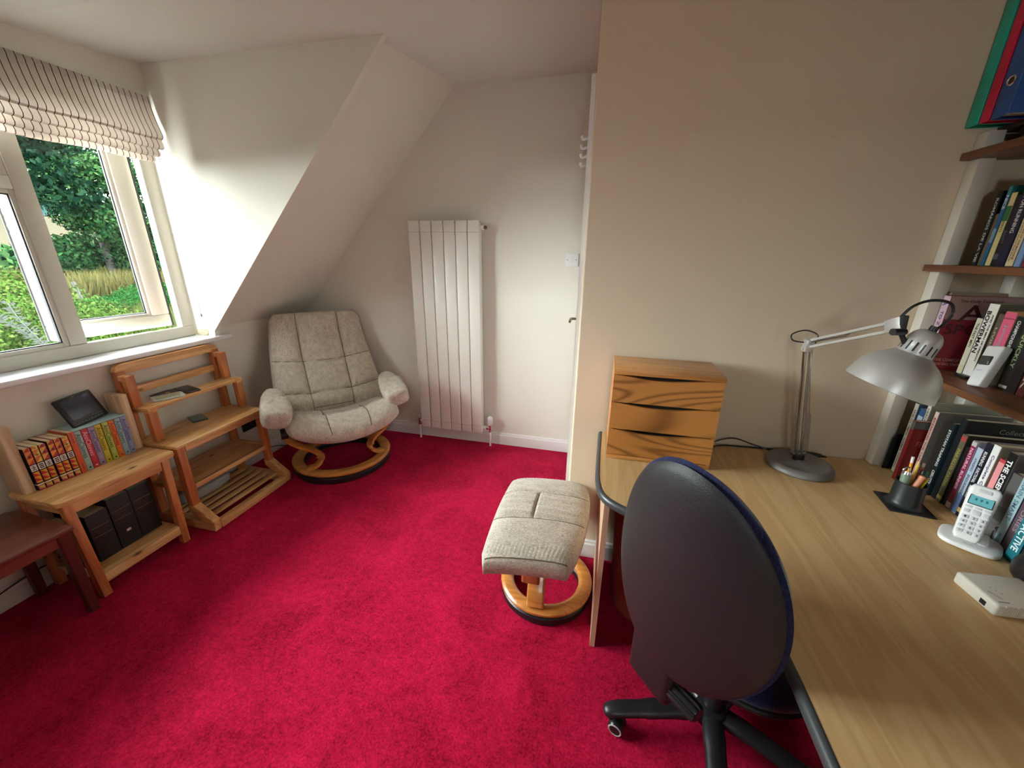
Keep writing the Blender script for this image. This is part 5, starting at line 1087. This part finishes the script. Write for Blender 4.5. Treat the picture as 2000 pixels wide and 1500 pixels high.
# row standing on the desk
z = 0.7208
be = thing('metal_bookend', 'black metal bookend at the wall end of the row of books on the desk', 'bookend', (1.15, 1.628, z))
pts = []
for k in range(7): a = PI/2+PI/2*k/6; pts.append((1.112+0.016*(1+math.cos(a)), 1.624, 0.852+0.016*math.sin(a)-0.0))
pts = [(1.26, 1.624, z), (1.26, 1.624, 0.868), (1.128, 1.624, 0.868), (1.114, 1.624, 0.862), (1.108, 1.624, 0.848), (1.106, 1.624, z)]
bm = new(); prism(bm, pts, (0, 1, 0), 0.003); obj('plate', bm, M['blackm'], be)
D = [
 ('tall slim cream spined volume, first after the black bookend on the desk', 1.594, 1.612, .280, 1.130, (188, 180, 156), (60, 84, 110), [('THE OLYMPIC GAMES', .62, .60, .45, 0), ('WINNERS', .18, .22, .4, 0)], (50, 46, 40), ()),
 ('blue picture spined book beside the slim cream volume on the desk', 1.568, 1.592, .268, 1.136, (52, 88, 128), None, None, None, ((.80, .90, (170, 190, 200)), (.60, .7, (30, 44, 84)))),
 ('tall white spined book at the wall end of the desk row', 1.550, 1.566, .302, 1.136, (212, 208, 192), (150, 146, 128), [('HEROES', .82, .2, .5, 0)], (40, 40, 40), ()),
 ('dark red book with a grey band and its cover turned to the room', 1.532, 1.549, .236, 1.096, (122, 22, 26), (112, 18, 20), None, None, ((.86, .99, (78, 84, 82)),)),
 ('pale pink spined book with red lettering in the desk row', 1.507, 1.523, .284, 1.132, (216, 190, 176), (112, 106, 98), [('BREAKING THE TAPE', .62, .60, .5, 0), ('VERSO', .15, .2, .4, 0)], (170, 50, 46), ()),
 ('black and white lettered slim book beside the pink spined one', 1.447, 1.463, .268, 1.140, (20, 34, 40), (24, 44, 50), [('STOTAN TRAINING', .66, .5, .6, 0), ('CERUTTY', .25, .2, .6, 0)], (226, 226, 220), ((.02, .08, (150, 50, 50)),)),
 ('big black book with silver script across its cover in the desk row', 1.424, 1.445, .292, 1.150, (14, 22, 26), (16, 16, 18), None, None, ()),
 ('olive grey book with yellow green lettering in the desk row', 1.401, 1.421, .250, 1.148, (96, 92, 70), (50, 44, 36), [('PARALLEL PATHS', .52, .55, .5, 0)], (168, 160, 60), ((.90, .97, (170, 70, 70)), (.05, .10, (190, 180, 80)))),
 ('thin black book hidden between the olive and magenta ones', 1.386, 1.399, .215, 1.152, (22, 20, 22), None, None, None, ()),
 ('magenta spined book with pale lettering in the desk row', 1.366, 1.384, .244, 1.150, (150, 34, 78), (168, 170, 186), [('NATURAL RUNNER', .60, .6, .5, 0)], (226, 210, 214), ((.02, .10, (210, 206, 196)), (.93, .99, (190, 190, 186)))),
 ('pale blue and white spined book in the desk row', 1.344, 1.364, .232, 1.152, (176, 190, 206), (120, 112, 132), [('ENDURANCE', .45, .3, .4, 0), ('ATHLETICS', .75, .2, .35, 0)], (70, 70, 110), ((.02, .30, (110, 140, 190)),)),
 ('black and navy spined anatomy book with white capitals in the desk row', 1.322, 1.342, .258, 1.150, (22, 22, 40), (26, 26, 30), [('ANATOMY', .22+.14, .18, .5, 0), ('FUNCTIONAL', .58, .2, .5, 0), ('RUNNING', .80, .18, .5, 0)], (230, 230, 230), ((.06, .12, (206, 180, 100)),)),
 ('white spined book with violet script title in the desk row', 1.298, 1.320, .264, 1.150, (232, 230, 224), (150, 140, 120), [('Complete Cycling', .60, .55, .5, 0)], (96, 92, 140), ()),
 ('red book with a salmon pink spine stripe in the desk row', 1.272, 1.296, .232, 1.156, (196, 70, 76), (110, 24, 28), None, None, ((.25, .95, (232, 150, 150)),)),
 ('black spined book with chunky white capitals in the desk row', 1.246, 1.270, .266, 1.148, (16, 16, 18), (112, 106, 104), [('THE SCIENCE OF', .60, .62, .62, 0)], (240, 240, 236), ()),
 ('thick grey book behind the phone in the desk row', 1.205, 1.243, .215, 1.152, (92, 90, 88), (70, 66, 64), None, None, ((.3, .5, (60, 62, 58)),)),
 ('light grey-blue spined book just right of the phone', 1.180, 1.203, .262, 1.140, (156, 184, 190), (20, 24, 30), [('TRAIN SMART', .60, .5, .5, 0), ('PRESS', .12, .12, .4, 0)], (90, 120, 130), ()),
 ('dark plum spined book between the grey-blue and the teal ones', 1.150, 1.178, .245, 1.140, (84, 66, 74), (30, 24, 30), [('STORIES', .5, .4, .4, 0)], (150, 130, 140), ()),
 ('teal book with broken white letters at the right edge of the desk row', 1.118, 1.148, .250, 1.128, (22, 110, 122), (20, 40, 80), [('ACTIVE', .30, .32, .6, 0)], (226, 236, 236), ()),
 ('near black book at the very right end of the desk row', 1.085, 1.116, .240, 1.128, (32, 30, 38), None, [('HILL', .3, .2, .4, 0)], (170, 160, 170), ()),
]
for (lb, a, b_, h, x, sc_, cc, tt, tcc, bands) in D:
    r = bk2(lb, a, b_, z, h, x, sc_, cc, depth=0.20 if h > 0.25 else 0.155, title=tt, tc=tcc, bands=bands, group=G1, bold=0.03 if 'chunky' in lb else 0.02)
    if 'silver script' in lb: text('Collected', (0.13, -0.0112, h-0.028), (1, 0, 0), (0, 0, 1), 0.085, 0.016, col(150, 148, 142), r, 'cover_title', local=True)
    if 'dark red book' in lb: text('FREE', (0.045, -0.0092, h-0.085), (1, 0, 0), (0, 0, 1), 0.045, 0.018, col(170, 96, 70), r, 'cover_title', local=True); text('AIR', (0.055, -0.0092, h-0.115), (1, 0, 0), (0, 0, 1), 0.03, 0.016, col(150, 80, 60), r, 'cover_title', local=True); obj('cover_band', B(0.002, 0.15, -0.0088, -0.0080, h*0.88, h-0.002), col(78, 84, 82), r, local=True)

# ================================================================ OUTSIDE
import numpy as np
def foliage(name, blobs, n, size, cols, seed=1, parent=None, flat=0.0, hang=None):
    """blobs of (centre, radii): leaf cards near the surface of each blob, one mesh"""
    rs = np.random.RandomState(seed); vol = np.array([r[0]*r[1]*r[2] for c, r in blobs])**(2/3.); vol /= vol.sum()
    idx = rs.choice(len(blobs), n, p=vol); cen = np.array([blobs[i][0] for i in idx], float); rad = np.array([blobs[i][1] for i in idx], float)
    d = rs.normal(size=(n, 3)); d /= np.linalg.norm(d, axis=1)[:, None]
    pos = cen+d*rad*(rs.uniform(0.25, 1, n)**0.4)[:, None]
    nrm = d+rs.normal(size=(n, 3))*0.7; nrm /= np.linalg.norm(nrm, axis=1)[:, None]
    t = np.cross(nrm, rs.normal(size=(n, 3))); t /= np.linalg.norm(t, axis=1)[:, None]; b = np.cross(nrm, t)
    s = size*rs.uniform(0.6, 1.3, n)[:, None]
    V = np.stack([pos+t*s, pos+b*s*0.55+nrm*s*0.12, pos-t*s, pos-b*s*0.55+nrm*s*0.12], 1).reshape(-1, 3)
    me = bpy.data.meshes.new(name); me.vertices.add(4*n); me.vertices.foreach_set('co', V.ravel()); me.loops.add(4*n); me.loops.foreach_set('vertex_index', np.arange(4*n)); me.polygons.add(n); me.polygons.foreach_set('loop_start', np.arange(n)*4); me.update()
    me.validate(); me.materials.append(leafy(name+'_leaf', cols)); o = bpy.data.objects.new(name, me); C.objects.link(o)
    if parent: o.parent = parent; me.transform(MW[parent.name].inverted())
    MW[o.name] = Matrix.Identity(4); return o
K_ = 0.058
def lf(*c): return [tuple(v*K_ for v in lin((r/255, g/255, b/255)))+(1,) for r, g, b in c]
bark = plain('bark', tuple(v*K_*0.6 for v in rgb(120, 104, 84)[:3])+(1,), 0.9, bump=0.6, bscale=8)
def tree(label, base, blobs, n, size, cols, seed, tr=0.18, hgt=3, group='trees beyond the garden'):
    t = thing('tree', label, 'tree', base, group=group); foliage('crown', blobs, n, size, cols, seed, t)
    bm = new(); b = Vector(base); tube(bm, smooth_path([b, b+Vector((0.05, 0.1, hgt*0.4)), b+Vector((-0.1, 0.1, hgt))], 4), [tr*1.25, tr*1.1, tr, tr, tr*.95, tr*.9, tr*.85, tr*.8, tr*.7], 10); obj('trunk', bm, bark, t)
greenA = lf((30, 84, 52), (58, 122, 74), (96, 158, 96), (132, 178, 112), (70, 140, 60)); greenD = lf((24, 56, 44), (44, 86, 62), (76, 120, 92)); greenY = lf((84, 140, 56), (130, 176, 78), (168, 196, 104)); 
bx, by = -25.8, 15.9
random.seed(11); bl_ = [((bx+0.3, by+0.3, 4.6), (1.7, 1.7, 4.2))]
for i in range(26):
    a = random.uniform(0, 2*PI); zz = random.uniform(0.7, 9.5); rr = 1.85*(1-((zz-5)/6.4)**2)**0.5
    bl_.append(((bx+rr*math.cos(a), by+rr*math.sin(a), zz), (1.2, 1.2, 1.0)))
tree('full leafed green tree in the middle of the view through the open light', (bx, by, -1.0), bl_, 42000, 0.105, greenA, 3, 0.20, 3.5)
tree('darker tree whose branches hang in from the left in the window view', (-15.6, 6.2, -1.0), [((-13.6, 7.2, 3.3), (1.3, .9, .55)), ((-13.3, 7.75, 2.75), (.8, .8, .5)), ((-13.4, 6.9, 4.0), (1.6, 1.6, .6)), ((-13.2, 8.2, 4.5), (1.4, 2.2, .55)), ((-14.5, 6.4, 4.6), (1.8, 2, 1.2)), ((-12.8, 8.8, 4.6), (1, 2, .4))], 7000, 0.075, greenD, 5, 0.16, 5.5)
tree('tree mass seen in the narrow gap at the right edge of the open window', (-15.0, 12.6, -1.0), [((-15.0, 12.8, 2.6), (1.3, 1.3, 3.2)), ((-15.4, 13.8, 2.6), (1.6, 1.8, 3.0))], 12000, 0.07, greenA, 6, 0.15, 3)
tree('small rounded tree in the hedge line in front of the pale field', (-58, 30, -1.0), [((-58, 31, -0.6), (5.5, 5.5, 1.6)), ((-60, 36, -0.4), (6, 6, 2.2)), ((-56, 24, -0.2), (7, 6, 2.0)), ((-58, 17, 0.8), (7, 5, 2.6)), ((-62, 44, 0.6), (8, 8, 2.4))], 7000, 0.42, greenA, 8, 0.3, 2)
sb_ = tag(foliage('shrub', [((-12.0, 4.9, -0.1), (2.4, 2.0, 1.2)), ((-11.2, 6.2, -0.5), (1.6, 1.2, 0.9)), ((-13, 4, 0.3), (2.5, 2.5, 1.3)), ((-9.6, 4.2, -1.0), (1.8, 1.4, 0.8))], 42000, 0.036, greenY, 9), 'bright yellow-green shrubbery filling the left hand pane', 'shrub')
sb_ = tag(foliage('shrub', [((-19.6, 12.3, -0.95), (1.5, 2.3, 0.62)), ((-20.6, 14.2, -0.7), (1.5, 1.6, 0.7))], 22000, 0.04, lf((40, 130, 60), (84, 176, 84), (120, 196, 104)), 10), 'low emerald green hedge clump at the bottom of the window view', 'shrub')
# silvery branch close to the glass
br = thing('silver_shrub', 'silvery leaved branch growing up close outside the left pane', 'shrub', (-3.4, 1.72, -1.0))
stem = smooth_path([(-3.4, 1.74, -1.0), (-3.42, 1.72, 0.2), (-3.4, 1.67, 0.78), (-3.4, 1.64, 0.90), (-3.4, 1.60, 1.0), (-3.4, 1.565, 1.10), (-3.4, 1.55, 1.18)], 5)
st2 = smooth_path([(-3.4, 1.635, 0.90), (-3.42, 1.59, 0.99), (-3.44, 1.55, 1.05), (-3.45, 1.50, 1.10)], 5); st3 = smooth_path([(-3.4, 1.66, 0.80), (-3.36, 1.70, 0.86), (-3.34, 1.73, 0.90), (-3.33, 1.75, 0.93)], 4)
bm = new(); sil = plain('silver_leaf', tuple(v*K_*1.4 for v in rgb(200, 214, 206)[:3])+(1,), 0.9, spec=0.0)
for s in (stem, st2, st3): tube(bm, s, 0.0028, 6)
obj('stem', bm, sil, br); bm = new(); random.seed(4)
for s in (stem, st2, st3):
    for p in (s[9:] if s is stem else s[1:]):
        for q in range(4):
            d = Vector((random.uniform(-.3, .3), random.choice((-1, 1))*random.uniform(.6, 1), random.uniform(-.1, .7))).normalized(); e = d.cross(Vector((1, 0, 0))).normalized()
            a = p+Vector((0, 0, random.uniform(-.008, .008))); L_ = random.uniform(.022, .045)
            vs_ = [bm.verts.new(a), bm.verts.new(a+d*L_*.5+e*.0045), bm.verts.new(a+d*L_), bm.verts.new(a+d*L_*.5-e*.0045)]; bm.faces.new(vs_)
obj('leaves', bm, sil, br, smooth=False)
# tall dry grass, fence post, ground and the hills beyond
def grass(name, x0, x1, y0, y1, z0, h, n, cols, seed, wd_=0.03):
    rs = np.random.RandomState(seed); p = np.stack([rs.uniform(x0, x1, n), rs.uniform(y0, y1, n), np.full(n, z0)], 1); hh = h*rs.uniform(0.6, 1.15, n)
    lean = rs.normal(size=(n, 2))*0.22*hh[:, None]; an = rs.uniform(0, PI, n); w_ = np.stack([np.cos(an), np.sin(an), np.zeros(n)], 1)*wd_
    tip = p+np.concatenate([lean, hh[:, None]], 1); V = np.stack([p-w_, p+w_, tip], 1).reshape(-1, 3)
    me = bpy.data.meshes.new(name); me.vertices.add(3*n); me.vertices.foreach_set('co', V.ravel()); me.loops.add(3*n); me.loops.foreach_set('vertex_index', np.arange(3*n)); me.polygons.add(n); me.polygons.foreach_set('loop_start', np.arange(n)*3); me.update()
    me.materials.append(leafy(name+'_blade', cols)); o = bpy.data.objects.new(name, me); C.objects.link(o); MW[o.name] = Matrix.Identity(4); return o
tag(grass('tall_grass', -30, -23.0, 12.6, 22, -1.0, 1.35, 16000, lf((196, 190, 110), (214, 206, 140), (170, 176, 90), (200, 176, 120)), 2, 0.05), 'tall dry yellow grass under the tree', 'grass', kind='stuff')
tag(grass('rough_grass', -24, -6, 0, 12.4, -1.0, 0.5, 16000, lf((150, 180, 90), (186, 196, 120), (120, 160, 70)), 7, 0.03), 'rough green grass on the slope below the window', 'grass', kind='stuff')
fp = thing('fence_post', 'weathered leaning wooden fence post beside the grass path', 'post', (-21.6, 12.05, -1.0))
bm = new(); tube(bm, [(-21.6, 12.05, -1.0), (-21.75, 11.98, 0.12)], 0.055, 8, square=True); obj('stake', bm, bark, fp)
fp = thing('fallen_branch', 'dark bare branch leaning in the dry grass by the tree foot', 'branch', (-25.3, 17.0, -0.6))
bm = new(); tube(bm, smooth_path([(-24.6, 16.1, -0.3), (-24.2, 17.2, -0.55), (-23.8, 18.6, -0.85)], 4), 0.06, 6); obj('stem', bm, bark, fp)
def terrain(name, us, vmin, vmax, hf, mat, nv=24):
    U = Vector((-0.866, 0.5, 0)); Vv = Vector((0.5, 0.866, 0)); bm = new(); rows = []
    for u in us: rows.append([bm.verts.new(U*u+Vv*(vmin+(vmax-vmin)*j/nv)*(1 if u > 60 else 0.5)+Vector((0, 0, hf(u, vmin+(vmax-vmin)*j/nv)))) for j in range(nv+1)])
    for i in range(len(rows)-1):
        for j in range(nv): bm.faces.new((rows[i][j], rows[i+1][j], rows[i+1][j+1], rows[i][j+1]))
    bmesh.ops.recalc_face_normals(bm, faces=bm.faces[:]); o = struct(name, bm, mat, smooth=True); return o
gm = plain('garden_ground', tuple(v*K_*0.14 for v in rgb(206, 190, 120)[:3])+(1,), 0.95, bscale=1.2, var=0.3, spec=0.0)
terrain('ground', [3, 8, 14, 20, 28, 36, 60, 110, 150], -120, 120, lambda u, v: -1.0 if u < 40 else -1.0-(u-40)*0.08, gm)
fm = plain('stubble_field', tuple(v*K_*0.36 for v in rgb(244, 232, 196)[:3])+(1,), 0.95, bscale=0.015, var=0.12, spec=0.0)
terrain('hill_field', [150, 200, 240, 290], -260, 260, lambda u, v: -9+(u-150)*0.175+1.2*math.sin(v*0.03), fm)
hm_ = plain('hazy_wooded_hill', tuple(v*K_*0.42 for v in rgb(128, 178, 180)[:3])+(1,), 0.95, bscale=0.05, var=0.35, spec=0.0)  # cyan distance haze is mixed into the woodland colour
terrain('hill_wooded', [285, 330, 380, 440, 520], -420, 420, lambda u, v: 14+(u-285)*0.095+3*math.sin(v*0.021)+2*math.sin(v*0.05+1), hm_, 60)
